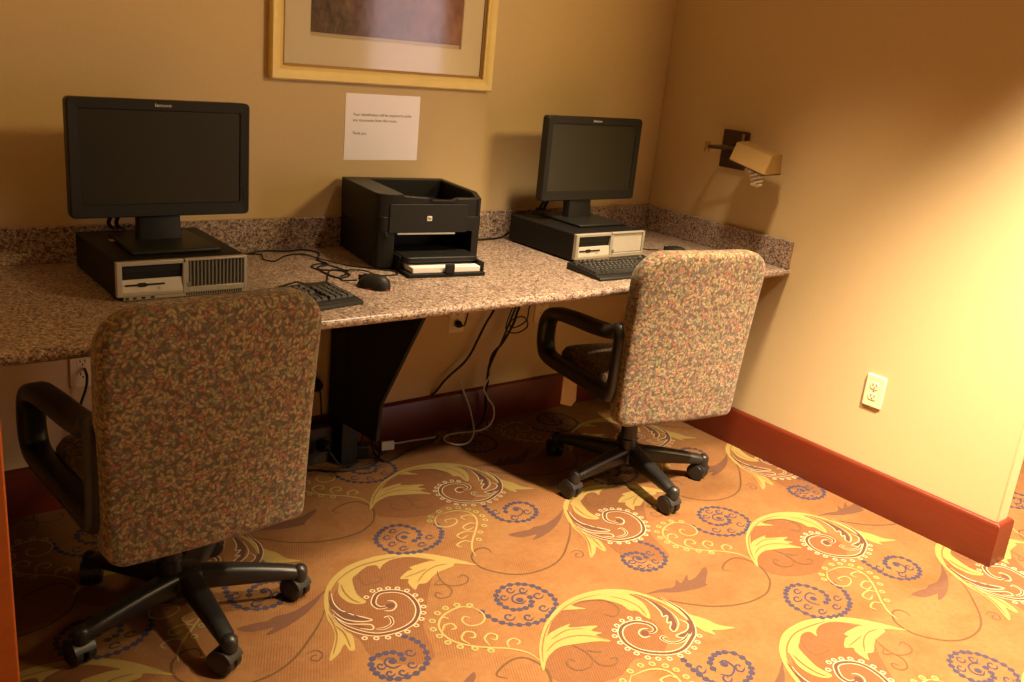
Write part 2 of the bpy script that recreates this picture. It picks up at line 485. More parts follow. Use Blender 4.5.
def text_mesh(name, body, size, mat, parent, loc, rot, align='LEFT', xscale=1.0):
    cu = bpy.data.curves.new(name + '_curve', 'FONT')
    cu.body = body
    cu.size = size
    cu.align_x = align
    cu.extrude = 0.0002
    t = bpy.data.objects.new(name, cu)
    COL.objects.link(t)
    bpy.context.view_layer.update()
    dg = bpy.context.evaluated_depsgraph_get()
    me = bpy.data.meshes.new_from_object(t.evaluated_get(dg))
    bpy.data.objects.remove(t)
    bpy.data.curves.remove(cu)
    me.name = name
    me.materials.clear()
    me.materials.append(mat)
    o = bpy.data.objects.new(name, me)
    COL.objects.link(o)
    o.parent = parent
    o.location = loc
    o.rotation_euler = rot
    o.scale = (xscale, 1, 1)
    return o
CARPET = [
('P','striped',0,[(-1932,-881),(-1875,-801),(-1783,-732),(-1691,-726),(-1600,-762),(-1569,-825),(-1641,-909),(-1704,-989),(-1761,-1064),(-1802,-1179),(-1872,-1175),(-1934,-1102),(-1927,-1028),(-1939,-951)]),
('P','striped',0,[(-1597,-1355),(-1542,-1296),(-1455,-1216),(-1344,-1169),(-1264,-1197),(-1220,-1245),(-1214,-1303),(-1207,-1359),(-1235,-1428),(-1299,-1470),(-1369,-1445),(-1445,-1475),(-1530,-1460),(-1596,-1413)]),
('P','muted',0,[(-1073,-1251),(-1025,-1262),(-991,-1238),(-991,-1260),(-939,-1234),(-960,-1261),(-919,-1256),(-860,-1232),(-867,-1253),(-922,-1293),(-929,-1306),(-976,-1303),(-1037,-1288),(-1085,-1262),(-1127,-1247)]),
('P','muted',0,[(-98,-1582),(-187,-1633),(-262,-1659),(-305,-1655),(-331,-1663),(-358,-1658),(-410,-1656),(-392,-1683),(-362,-1693),(-329,-1697),(-359,-1714),(-350,-1720),(-300,-1710),(-239,-1685),(-184,-1648),(-155,-1622),(-105,-1593)]),
('S','olive',6.5,[(-1383,-851),(-1379,-830),(-1388,-815),(-1415,-814),(-1452,-844),(-1460,-898),(-1434,-945),(-1393,-981),(-1338,-999),(-1263,-995),(-1196,-965),(-1123,-906),(-1080,-865),(-1039,-816)]),
('S','olive',6.5,[(-801,-1294),(-816,-1269),(-772,-1247),(-731,-1244),(-707,-1263),(-697,-1314),(-726,-1372),(-759,-1402),(-816,-1427),(-910,-1425),(-1011,-1383),(-1104,-1293),(-1142,-1238)]),
('P','yellow',0,[(-1951,-902),(-1941,-864),(-1916,-812),(-1882,-767),(-1843,-735),(-1790,-709),(-1739,-702),(-1685,-703),(-1626,-722),(-1566,-754),(-1521,-797),(-1472,-864),(-1502,-830),(-1459,-886),(-1513,-847),(-1524,-856),(-1563,-860),(-1596,-867),(-1641,-892),(-1664,-887),(-1688,-907),(-1686,-866),(-1674,-852),(-1695,-838),(-1656,-815),(-1639,-815),(-1638,-800),(-1581,-799),(-1555,-803),(-1609,-753),(-1658,-740),(-1699,-751),(-1719,-768),(-1718,-745),(-1747,-739),(-1788,-760),(-1812,-777),(-1836,-846),(-1831,-889),(-1851,-892),(-1872,-873),(-1879,-845),(-1875,-813),(-1852,-773),(-1866,-777),(-1892,-803),(-1913,-836),(-1941,-886)]),
('P','yellow',0,[(-1940,-865),(-1957,-909),(-1960,-938),(-1977,-990),(-2031,-1063),(-1997,-1050),(-1969,-1024),(-1970,-1052),(-1956,-1055),(-1935,-1004),(-1940,-981),(-1943,-948),(-1944,-916),(-1936,-878)]),
('S','cream',16,[(-1787,-939),(-1799,-937),(-1817,-930),(-1817,-903),(-1786,-872),(-1748,-879),(-1721,-906),(-1717,-948),(-1731,-990),(-1763,-1026),(-1801,-1041),(-1839,-1042),(-1881,-1030),(-1915,-995),(-1936,-947),(-1936,-895)]),
('S','maroon',9.5,[(-1787,-939),(-1799,-937),(-1817,-930),(-1817,-903),(-1786,-872),(-1748,-879),(-1721,-906),(-1717,-948),(-1731,-990),(-1763,-1026),(-1801,-1041),(-1839,-1042),(-1881,-1030),(-1915,-995),(-1936,-947),(-1936,-895)]),
('D','maroon',14,[(-1786,-938)]),
('S','cream',4,[(-1812,-949),(-1792,-959),(-1771,-945),(-1768,-924),(-1781,-914)]),
('R','cream',10,[(-1821,-872),(-1792,-854),(-1771,-856),(-1748,-863),(-1726,-876),(-1709,-898),(-1701,-928),(-1702,-956),(-1711,-985),(-1727,-1009),(-1746,-1030),(-1773,-1047),(-1807,-1058),(-1833,-1058),(-1862,-1055),(-1889,-1043),(-1914,-1028)]),
('P','maroon',0,[(-1891,-792),(-1919,-844),(-1925,-885),(-1919,-925),(-1899,-955),(-1863,-968),(-1880,-937),(-1894,-913),(-1904,-886),(-1903,-847),(-1898,-816)]),
('P','maroon',0,[(-1936,-900),(-1923,-944),(-1902,-982),(-1877,-1002),(-1898,-976),(-1917,-932)]),
('S','cream',4,[(-1891,-803),(-1908,-850),(-1908,-892),(-1890,-917),(-1901,-904),(-1884,-940),(-1888,-930),(-1859,-969),(-1890,-960),(-1920,-928),(-1927,-878)]),
('S','cream',4,[(-1937,-901),(-1921,-952),(-1873,-985),(-1879,-1006),(-1904,-986)]),
('S','cream',10,[(-1872,-1010),(-1848,-1017),(-1822,-1008),(-1813,-983),(-1827,-975)]),
('S','maroon',5,[(-1872,-1010),(-1848,-1017),(-1822,-1008),(-1813,-983),(-1826,-978)]),
('S','brown',5.5,[(-1773,-756),(-1792,-782),(-1795,-816),(-1770,-822),(-1744,-822),(-1738,-806),(-1752,-801)]),
('S','brown',5.5,[(-1582,-856),(-1597,-892),(-1598,-928),(-1575,-946),(-1542,-947),(-1525,-928),(-1528,-909),(-1552,-913)]),
('S','brown',5.5,[(-1599,-897),(-1626,-912),(-1601,-926),(-1600,-956),(-1622,-979),(-1648,-976),(-1655,-958),(-1642,-947),(-1634,-963)]),
('S','muted',4,[(-2067,-1012),(-2039,-1011),(-2033,-1033),(-2052,-1049),(-2066,-1038),(-2054,-1026),(-2046,-1031)]),
('S','blue',5,[(-1824,-1073),(-1811,-1096),(-1806,-1129),(-1818,-1170),(-1840,-1195),(-1876,-1210),(-1916,-1208),(-1945,-1191),(-1957,-1162),(-1954,-1132),(-1938,-1109),(-1912,-1105),(-1882,-1113),(-1870,-1134),(-1880,-1157)]),
('B','blue',9,[(-1824,-1073),(-1811,-1096),(-1806,-1129),(-1818,-1170),(-1840,-1195),(-1876,-1210),(-1916,-1208),(-1945,-1191),(-1957,-1162),(-1954,-1132),(-1938,-1109),(-1912,-1105),(-1882,-1113),(-1870,-1134),(-1880,-1157)]),
('S','blue',5,[(-1833,-1142),(-1846,-1149),(-1856,-1144),(-1857,-1134),(-1851,-1126),(-1843,-1127),(-1841,-1132),(-1843,-1136)]),
('S','blue',5,[(-1855,-1184),(-1866,-1190),(-1875,-1186),(-1877,-1176),(-1871,-1170),(-1864,-1170),(-1862,-1175),(-1864,-1178)]),
('S','blue',5,[(-1890,-1197),(-1901,-1202),(-1909,-1198),(-1910,-1189),(-1905,-1184),(-1899,-1184),(-1897,-1188),(-1899,-1191)]),
('S','blue',5,[(-1918,-1185),(-1928,-1190),(-1937,-1186),(-1938,-1178),(-1933,-1172),(-1927,-1172),(-1925,-1176),(-1927,-1180)]),
('S','blue',5,[(-1923,-1150),(-1933,-1156),(-1942,-1152),(-1943,-1143),(-1938,-1137),(-1932,-1137),(-1930,-1141),(-1932,-1145)]),
('S','blue',5,[(-1889,-1165),(-1913,-1165),(-1922,-1141),(-1907,-1127),(-1889,-1136)]),
('D','blue',12,[(-1901,-1143)]),
('S','blue',5,[(-1588,-1083),(-1583,-1124),(-1566,-1156),(-1537,-1181),(-1498,-1195),(-1461,-1195),(-1416,-1176),(-1383,-1150),(-1372,-1115),(-1378,-1076),(-1392,-1047),(-1425,-1021),(-1467,-1017),(-1503,-1035),(-1521,-1065),(-1521,-1094),(-1508,-1118),(-1480,-1128),(-1448,-1124),(-1430,-1094)]),
('B','blue',9,[(-1588,-1083),(-1583,-1124),(-1566,-1156),(-1537,-1181),(-1498,-1195),(-1461,-1195),(-1416,-1176),(-1383,-1150),(-1372,-1115),(-1378,-1076),(-1392,-1047),(-1425,-1021),(-1467,-1017),(-1503,-1035),(-1521,-1065),(-1521,-1094),(-1508,-1118),(-1480,-1128),(-1448,-1124),(-1430,-1094)]),
('S','blue',5,[(-1444,-1044),(-1457,-1051),(-1467,-1047),(-1467,-1037),(-1460,-1030),(-1453,-1030),(-1451,-1035),(-1454,-1039)]),
('S','blue',5,[(-1413,-1062),(-1426,-1069),(-1436,-1065),(-1436,-1055),(-1429,-1048),(-1422,-1048),(-1420,-1053),(-1423,-1057)]),
('S','blue',5,[(-1390,-1105),(-1405,-1113),(-1417,-1108),(-1417,-1096),(-1408,-1089),(-1400,-1089),(-1397,-1094),(-1401,-1099)]),
('S','blue',5,[(-1415,-1160),(-1431,-1167),(-1442,-1162),(-1442,-1151),(-1433,-1144),(-1425,-1144),(-1423,-1149),(-1426,-1154)]),
('S','blue',5,[(-1523,-1146),(-1538,-1154),(-1550,-1148),(-1550,-1137),(-1542,-1129),(-1533,-1130),(-1531,-1135),(-1534,-1140)]),
('S','blue',5,[(-1480,-1173),(-1495,-1180),(-1505,-1175),(-1505,-1165),(-1498,-1157),(-1490,-1158),(-1487,-1163),(-1491,-1167)]),
('S','blue',5,[(-1482,-1064),(-1495,-1071),(-1504,-1067),(-1504,-1057),(-1497,-1051),(-1490,-1051),(-1488,-1055),(-1491,-1059)]),
('S','blue',5,[(-1427,-1080),(-1445,-1065),(-1470,-1067),(-1484,-1087),(-1470,-1106),(-1449,-1100)]),
('D','blue',12,[(-1463,-1090)]),
('S','blue',5,[(-573,-1496),(-579,-1533),(-606,-1570),(-640,-1595),(-694,-1608),(-744,-1598),(-779,-1578),(-791,-1542),(-789,-1494),(-756,-1457),(-715,-1439),(-676,-1446),(-653,-1477),(-647,-1513),(-667,-1541),(-701,-1550)]),
('B','blue',9,[(-573,-1496),(-579,-1533),(-606,-1570),(-640,-1595),(-694,-1608),(-744,-1598),(-779,-1578),(-791,-1542),(-789,-1494),(-756,-1457),(-715,-1439),(-676,-1446),(-653,-1477),(-647,-1513),(-667,-1541),(-701,-1550)]),
('S','blue',5,[(-619,-1557),(-637,-1561),(-648,-1556),(-646,-1548),(-635,-1542),(-627,-1543),(-625,-1548),(-630,-1551)]),
('S','blue',5,[(-663,-1582),(-680,-1587),(-691,-1582),(-689,-1573),(-679,-1568),(-670,-1569),(-669,-1574),(-673,-1577)]),
('S','blue',5,[(-723,-1575),(-740,-1579),(-751,-1575),(-749,-1566),(-739,-1561),(-730,-1562),(-729,-1566),(-733,-1569)]),
('S','blue',5,[(-740,-1538),(-757,-1543),(-767,-1538),(-766,-1530),(-756,-1524),(-747,-1525),(-746,-1530),(-750,-1533)]),
('S','blue',5,[(-733,-1498),(-750,-1503),(-761,-1498),(-759,-1489),(-749,-1483),(-741,-1484),(-739,-1489),(-744,-1492)]),
('S','blue',5,[(-699,-1472),(-715,-1476),(-725,-1472),(-723,-1464),(-714,-1458),(-706,-1459),(-704,-1463),(-708,-1466)]),
('S','blue',5,[(-715,-1547),(-728,-1523),(-721,-1499),(-689,-1489),(-677,-1507)]),
('D','blue',12,[(-703,-1515)]),
('S','blue',5,[(-1227,-603),(-1236,-654),(-1231,-702),(-1203,-732),(-1153,-744),(-1104,-723),(-1083,-683),(-1092,-646),(-1131,-629),(-1175,-646),(-1192,-680)]),
('B','blue',9,[(-1227,-603),(-1236,-654),(-1231,-702),(-1203,-732),(-1153,-744),(-1104,-723),(-1083,-683),(-1092,-646),(-1131,-629),(-1175,-646),(-1192,-680)]),
('S','blue',5,[(-1202,-656),(-1217,-665),(-1228,-661),(-1227,-650),(-1218,-641),(-1210,-640),(-1209,-645),(-1212,-650)]),
('S','blue',5,[(-1172,-715),(-1187,-724),(-1197,-720),(-1197,-709),(-1188,-701),(-1180,-700),(-1178,-705),(-1182,-710)]),
('S','blue',5,[(-1109,-704),(-1125,-713),(-1136,-709),(-1135,-698),(-1126,-689),(-1118,-689),(-1116,-694),(-1120,-699)]),
('S','blue',5,[(-1188,-691),(-1168,-708),(-1135,-691),(-1134,-660),(-1154,-657)]),
('D','blue',12,[(-1147,-669)]),
('S','green',6,[(-1599,-1060),(-1624,-1037),(-1666,-1039),(-1703,-1055),(-1727,-1084),(-1734,-1121),(-1726,-1156),(-1699,-1191),(-1662,-1221),(-1623,-1248),(-1592,-1286),(-1585,-1327)]),
('S','green',5,[(-1599,-1051),(-1591,-1087),(-1602,-1114),(-1626,-1126),(-1654,-1118),(-1659,-1092),(-1642,-1078),(-1632,-1092)]),
('S','green',5.5,[(-1729,-1103),(-1709,-1084),(-1689,-1088),(-1690,-1108),(-1706,-1108)]),
('S','green',5.5,[(-1699,-1182),(-1704,-1154),(-1679,-1135),(-1662,-1148),(-1671,-1166),(-1685,-1160)]),
('S','green',5.5,[(-1658,-1216),(-1653,-1183),(-1629,-1172),(-1617,-1187),(-1630,-1202),(-1640,-1191)]),
('S','green',5.5,[(-1621,-1245),(-1610,-1224),(-1587,-1220),(-1581,-1239),(-1598,-1246)]),
('S','green',5.5,[(-1716,-1064),(-1694,-1052),(-1684,-1066)]),
('G','green',11,[(-1600,-1043),(-1629,-1024),(-1664,-1021),(-1696,-1030),(-1727,-1052),(-1745,-1084),(-1747,-1116),(-1743,-1149),(-1726,-1179),(-1698,-1204),(-1668,-1231)]),
('S','green',6,[(-533,-1445),(-473,-1450),(-438,-1475),(-436,-1514),(-458,-1554),(-497,-1597),(-533,-1634),(-562,-1673),(-575,-1711)]),
('S','green',5,[(-527,-1442),(-563,-1471),(-574,-1510),(-544,-1527),(-508,-1515),(-502,-1493),(-534,-1487),(-538,-1503)]),
('S','green',5.5,[(-436,-1514),(-446,-1494),(-478,-1494),(-476,-1516)]),
('S','green',5.5,[(-456,-1556),(-475,-1539),(-509,-1550),(-507,-1571),(-479,-1567)]),
('S','green',5.5,[(-491,-1595),(-514,-1576),(-554,-1583),(-553,-1606),(-525,-1599)]),
('S','green',5.5,[(-537,-1637),(-556,-1621),(-588,-1631),(-583,-1650)]),
('G','green',11,[(-580,-1468),(-562,-1447),(-520,-1430),(-480,-1427),(-450,-1438),(-426,-1461),(-414,-1487),(-412,-1519),(-419,-1546),(-444,-1574),(-479,-1602),(-510,-1636)]),
('P','yellow',0,[(-1602,-1352),(-1557,-1287),(-1500,-1232),(-1453,-1200),(-1386,-1168),(-1327,-1156),(-1271,-1157),(-1219,-1170),(-1173,-1196),(-1144,-1227),(-1119,-1274),(-1109,-1322),(-1109,-1372),(-1113,-1326),(-1130,-1279),(-1153,-1236),(-1174,-1224),(-1169,-1246),(-1169,-1278),(-1187,-1318),(-1208,-1341),(-1213,-1321),(-1212,-1295),(-1229,-1282),(-1229,-1253),(-1242,-1227),(-1267,-1201),(-1303,-1185),(-1354,-1184),(-1330,-1215),(-1357,-1204),(-1392,-1189),(-1423,-1198),(-1455,-1216),(-1503,-1255),(-1542,-1296),(-1595,-1356)]),
('P','yellow',0,[(-1514,-1265),(-1484,-1250),(-1418,-1246),(-1428,-1259),(-1357,-1290),(-1387,-1298),(-1368,-1321),(-1391,-1320),(-1372,-1360),(-1409,-1340),(-1475,-1317),(-1507,-1310),(-1541,-1318),(-1570,-1333),(-1600,-1360),(-1600,-1353),(-1557,-1303)]),
('P','yellow',0,[(-1145,-1229),(-1119,-1274),(-1107,-1320),(-1112,-1288),(-1100,-1332),(-1096,-1375),(-1071,-1419),(-1059,-1460),(-1029,-1491),(-1079,-1476),(-1096,-1466),(-1103,-1485),(-1118,-1460),(-1121,-1430),(-1120,-1391),(-1116,-1347),(-1122,-1297)]),
('S','cream',16,[(-1265,-1378),(-1248,-1389),(-1230,-1382),(-1226,-1362),(-1236,-1344),(-1258,-1328),(-1294,-1326),(-1323,-1343),(-1341,-1374),(-1342,-1406),(-1329,-1435),(-1301,-1461),(-1265,-1479),(-1224,-1481),(-1175,-1462),(-1150,-1448),(-1125,-1421),(-1107,-1389),(-1098,-1350),(-1100,-1318),(-1104,-1281)]),
('S','maroon',9.5,[(-1265,-1378),(-1248,-1389),(-1230,-1382),(-1226,-1362),(-1236,-1344),(-1258,-1328),(-1294,-1326),(-1323,-1343),(-1341,-1374),(-1342,-1406),(-1329,-1435),(-1301,-1461),(-1265,-1479),(-1224,-1481),(-1175,-1462),(-1150,-1448),(-1125,-1421),(-1107,-1389),(-1098,-1350),(-1100,-1318),(-1104,-1281)]),
('D','maroon',13,[(-1267,-1380)]),
('S','cream',4,[(-1264,-1398),(-1285,-1392),(-1282,-1371),(-1262,-1363),(-1245,-1371)]),
('R','cream',10,[(-1235,-1324),(-1254,-1310),(-1282,-1308),(-1310,-1317),(-1331,-1330),(-1349,-1349),(-1356,-1377),(-1358,-1406),(-1351,-1432),(-1338,-1459),(-1318,-1477),(-1292,-1492),(-1258,-1498),(-1230,-1498),(-1200,-1494),(-1172,-1481),(-1146,-1465)]),
('P','maroon',0,[(-1165,-1229),(-1140,-1276),(-1135,-1316),(-1138,-1355),(-1161,-1395),(-1189,-1415),(-1189,-1398),(-1163,-1378),(-1180,-1377),(-1150,-1350),(-1166,-1348),(-1148,-1315),(-1153,-1269)]),
('P','maroon',0,[(-1201,-1431),(-1162,-1429),(-1121,-1400),(-1117,-1385),(-1122,-1417),(-1152,-1443),(-1174,-1451),(-1191,-1446)]),
('S','cream',4,[(-1164,-1228),(-1148,-1277),(-1155,-1328),(-1168,-1351),(-1154,-1355),(-1180,-1379),(-1166,-1381),(-1192,-1401),(-1190,-1417),(-1155,-1398),(-1135,-1365),(-1129,-1310)]),
('S','cream',4,[(-1137,-1382),(-1133,-1411),(-1160,-1430),(-1202,-1432),(-1191,-1449),(-1164,-1448)]),
('S','cream',10,[(-1230,-1426),(-1236,-1417),(-1247,-1421),(-1243,-1441),(-1225,-1454),(-1195,-1455),(-1165,-1443)]),
('S','maroon',5,[(-1230,-1426),(-1236,-1417),(-1247,-1421),(-1243,-1441),(-1225,-1454),(-1195,-1455),(-1165,-1443)]),
('S','brown',5.5,[(-1472,-1321),(-1461,-1359),(-1466,-1402),(-1461,-1421),(-1439,-1434),(-1417,-1431),(-1409,-1417),(-1424,-1412)]),
('S','brown',5.5,[(-1465,-1392),(-1491,-1410),(-1521,-1407),(-1535,-1393),(-1535,-1371),(-1518,-1360),(-1511,-1374)]),
('S','brown',5.5,[(-1453,-1356),(-1439,-1372),(-1422,-1379)]),
('S','brown',5.5,[(-1355,-1181),(-1309,-1185),(-1257,-1210),(-1247,-1252),(-1262,-1275),(-1288,-1282),(-1304,-1260)]),
('S','base',4,[(-1913,-836),(-1881,-792),(-1833,-753),(-1767,-728),(-1699,-728),(-1635,-737)]),
('S','base',4,[(-1851,-785),(-1860,-821),(-1860,-861),(-1849,-887)]),
('S','base',4,[(-1534,-838),(-1574,-833),(-1619,-848),(-1663,-879)]),
('S','base',3.5,[(-1602,-832),(-1640,-837),(-1681,-841)]),
('S','base',4,[(-1946,-894),(-1954,-942),(-1972,-992),(-2011,-1047)]),
('S','base',3.5,[(-1952,-948),(-1948,-986),(-1961,-1042)]),
('S','base',4,[(-1582,-1334),(-1550,-1292),(-1503,-1247),(-1453,-1213),(-1372,-1180),(-1305,-1173),(-1245,-1184)]),
('S','base',4,[(-1230,-1202),(-1203,-1240),(-1193,-1283),(-1205,-1326)]),
('S','base',4,[(-1549,-1307),(-1500,-1289),(-1446,-1292),(-1401,-1319),(-1378,-1351)]),
('S','base',3.5,[(-1505,-1274),(-1445,-1264),(-1397,-1282)]),
]

# ------------------------------------------------------------------ the room
CT = 0.758          # worktop height
def build_floor():
    names = ['base', 'striped', 'yellow', 'cream', 'blue', 'maroon', 'brown', 'green', 'olive', 'muted', 'leafgreen']
    cols = {'base': ((0.262, 0.134, 0.050), (0.185, 0.087, 0.032)), 'yellow': ((0.33, 0.245, 0.080), (0.29, 0.205, 0.06)),
            'cream': ((0.46, 0.36, 0.22), (0.42, 0.32, 0.17)), 'blue': ((0.042, 0.038, 0.068), (0.062, 0.050, 0.070)),
            'maroon': ((0.11, 0.052, 0.034), (0.09, 0.041, 0.026)), 'brown': ((0.115, 0.057, 0.027), (0.14, 0.073, 0.03)),
            'green': ((0.35, 0.26, 0.095), (0.31, 0.22, 0.07)), 'olive': ((0.115, 0.062, 0.027), (0.095, 0.05, 0.02)),
            'muted': ((0.13, 0.064, 0.038), (0.105, 0.05, 0.029)), 'leafgreen': ((0.15, 0.16, 0.05), (0.12, 0.13, 0.04))}
    cols['striped'] = ((0.205, 0.098, 0.040), (0.15, 0.068, 0.027))
    idx = {n: i for i, n in enumerate(names)}
    mats = [mat_carpet('carpet_' + n, *cols[n], base={'base': 1, 'striped': 2}.get(n, 0)) for n in names]
    bm = BM()
    X0, X1, Y0, Y1 = -3.6, 2.4, -3.8, 0.02
    box(bm, X0, X1, Y0, Y1, -0.06, 0.0, 0)
    L1, L2 = Vector((0.897, 0.045)), Vector((0.036, 0.912))

    def inside(cx, cy):
        return X0 + 0.05 < cx < X1 - 0.05 and Y0 + 0.05 < cy < -0.0

    def face(pts, z, mi):
        try:
            f = bm.faces.new([bm.verts.new((p[0], min(p[1], 0.015), z)) for p in pts])
            f.material_index = mi
        except ValueError:
            pass

    def ribbon(pts, w, z, mi, taper=True):
        n = len(pts)
        prev = None
        for i, p in enumerate(pts):
            d = pts[min(i + 1, n - 1)] - pts[max(i - 1, 0)]
            if d.length < 1e-6:
                continue
            d.normalize()
            t = i / (n - 1)
            ww = w * 0.5 * (min(1.0, 0.35 + 5 * min(t, 1 - t)) if taper else 1)
            nrm = Vector((-d.y, d.x)) * ww
            cur = (bm.verts.new((*(p + nrm), z)), bm.verts.new((*(p - nrm), z)))
            if prev:
                bm.faces.new((prev[0], prev[1], cur[1], cur[0])).material_index = mi
            prev = cur

    def disc(c, r, z, mi, n=9, sq=1.0):
        face([(c.x + r * cos(2 * pi * k / n), c.y + r * sq * sin(2 * pi * k / n)) for k in range(n)], z, mi)

    def ring(c, r0, r1, z, mi, n=9):
        a = [bm.verts.new((c.x + r0 * cos(2 * pi * k / n), c.y + r0 * sin(2 * pi * k / n), z)) for k in range(n)]
        b = [bm.verts.new((c.x + r1 * cos(2 * pi * k / n), c.y + r1 * sin(2 * pi * k / n), z)) for k in range(n)]
        for k in range(n):
            j = (k + 1) % n
            bm.faces.new((a[k], a[j], b[j], b[k])).material_index = mi

    def along(pts, step):
        out, acc = [pts[0]], 0.0
        for a, b in zip(pts, pts[1:]):
            acc += (b - a).length
            if acc >= step:
                out.append(b)
                acc = 0.0
        return out

    prepared = []
    for k, (kind, mat, w, raw) in enumerate(CARPET):
        P = [Vector((x / 1000, y / 1000)) for x, y in raw]
        if kind == 'P':
            Q = smooth_path([(*p, 0) for p in P], 3, True)
            Q = [Vector((q.x, q.y)) for q in Q]
            tri = tessellate_polygon([[Vector((q.x, q.y, 0)) for q in Q]])
            prepared.append((k, kind, mat, w, Q, tri))
        elif kind in 'SB':
            Q = [Vector((q.x, q.y)) for q in smooth_path([(*p, 0) for p in P], 5)]
            if kind == 'B':
                Q = along(Q, 0.0175)
            prepared.append((k, kind, mat, w, Q, None))
        else:
            prepared.append((k, kind, mat, w, P, None))
    for i in range(-3, 5):
        for j in range(-4, 4):
            sh = L1 * i + L2 * j
            for k, kind, mat, w, Q, tri in prepared:
                c = sum(Q, Vector((0, 0))) / len(Q) + sh
                if not inside(c.x, c.y):
                    continue
                z = 0.0004 + 0.00001 * k
                R = [q + sh for q in Q]
                if kind == 'P':
                    vs = [bm.verts.new((q.x, min(q.y, 0.015), z)) for q in R]
                    for t in tri:
                        try:
                            bm.faces.new([vs[a] for a in t]).material_index = idx[mat]
                        except ValueError:
                            pass
                elif kind == 'S':
                    ribbon(R, w / 1000, z, idx[mat])
                elif kind == 'B':
                    for q in R:
                        disc(q, 0.0092, z, idx[mat], 8)
                elif kind == 'D':
                    for q in R:
                        disc(q, w / 1000 * 0.85, z, idx[mat], 12)
                elif kind == 'R':
                    for q in R:
                        ring(q, 0.0082, 0.0042, z, idx[mat])
                elif kind == 'G':
                    for q in R:
                        ring(q, 0.0098, 0.0055, z, idx['green'])
                        disc(q, 0.0055, z, idx['leafgreen'], 9)
    up = Vector((0, 0, 1))
    for f in bm.faces:
        f.normal_update()
        if f.calc_center_median().z > 0.0002 and f.normal.dot(up) < 0:
            f.normal_flip()
    me = bpy.data.meshes.new('floor')
    bm.to_mesh(me)
    bm.free()
    for m in mats:
        me.materials.append(m)
    o = bpy.data.objects.new('floor', me)
    COL.objects.link(o)
    o['kind'] = 'structure'

build_floor()

bm = BM(); box(bm, -2.84, 0.07, 0.0, 0.12, 0, 2.74)
struct('wall_back', bm, M['wall'])
bm = BM(); box(bm, 0.0, 0.07, -1.685, 0.0, 0, 2.74)
struct('wall_right', bm, M['wall'], bevel=0.004)
bm = BM(); box(bm, -2.84, -2.735, -1.18, 0.0, 0, 2.74)
struct('wall_left', bm, M['wall'])
bm = BM(); box(bm, -2.86, -2.722, -1.25, -1.18, 0, 2.74)
struct('trim_1', bm, M['casing'], bevel=0.004)
bm = BM(); box(bm, -3.6, 2.4, -3.8, 0.12, 2.74, 2.80)
struct('ceiling', bm, M['ceiling'])
def board_profile(t=0.018, h=0.15):
    return [(0, 0), (t, 0), (t, h - 0.012), (t - 0.004, h - 0.004), (t - 0.010, h), (0, h)]
bm = BM()
prism(bm, [(-y, z) for y, z in board_profile()], 'X', -2.735, 0.0)
struct('baseboard_back', bm, M['mahogany'], bevel=0.001)
bm = BM()
BP = board_profile()
loft(bm, [[(cx + d * ox, cy + d * oy, h) for d, h in BP] for cx, cy, ox, oy in
          ((0, -0.018, -1, 0), (0, -1.685, -1, -1), (0.07, -1.685, 1, -1), (0.07, 0.10, 1, 0))])
struct('baseboard_right', bm, M['mahogany'], bevel=0.001)
bm = BM()
prism(bm, [(-2.735 + x, z) for x, z in board_profile()], 'Y', -1.18, -0.018)
struct('baseboard_left', bm, M['mahogany'], bevel=0.001)

bm = BM(); box(bm, 2.30, 2.40, -3.8, 0.12, 0, 2.74)
struct('wall_hall', bm, M['wall'])
bm = BM(); box(bm, 0.07, 2.30, 0.02, 0.12, 0, 2.74)
struct('wall_far', bm, M['wall'])
bm = BM()
prism(bm, [(2.30 - x, z) for x, z in board_profile()], 'Y', -3.8, 0.02)
struct('baseboard_hall', bm, M['mahogany'], bevel=0.001)

# ------------------------------------------------------------------ worktop
t = thing('granite_countertop', 'long speckled brown granite worktop running along the back wall to the right corner', 'countertop', (-1.37, -0.38, CT))
bm = BM()
prof = [(0.0, 0.728), (0.0, CT), (-0.735, CT)]
for k in range(9):
    a = radians(90 + 180 * k / 8)
    prof.append((-0.735 + 0.022 * cos(a), 0.743 + 0.015 * sin(a)))
prof.append((-0.735, 0.728))
prism(bm, [(y + 0.38, z - CT) for y, z in prof], 'X', -2.735 + 1.37, 0.0 + 1.37)
obj('slab', bm, M['granite'], t, angle=50)
bm = BM(); box(bm, -2.735 + 1.37, 1.37, 0.36, 0.38, 0, 0.102)
obj('backsplash', bm, M['granite'], t, bevel=0.002)
bm = BM(); box(bm, 1.35, 1.37, -0.372, 0.36, 0, 0.102)
obj('side_splash', bm, M['granite'], t, bevel=0.002)

t = thing('counter_support', 'black tapered support panel standing under the middle of the worktop', 'counter support', (-1.500, 0, 0))
bm = BM(); box(bm, -0.002, 0.06, -0.125, -0.018, 0, 0.728)
obj('post', bm, M['black_soft'], t, bevel=0.003)
bm = BM()
prism(bm, [(-0.12, 0.728), (-0.60, 0.728), (-0.585, 0.69), (-0.357, 0.31), (-0.345, 0.18), (-0.12, 0.16)], 'X', 0.0, 0.014)
obj('gusset', bm, M['wood_brown'], t, bevel=0.002)

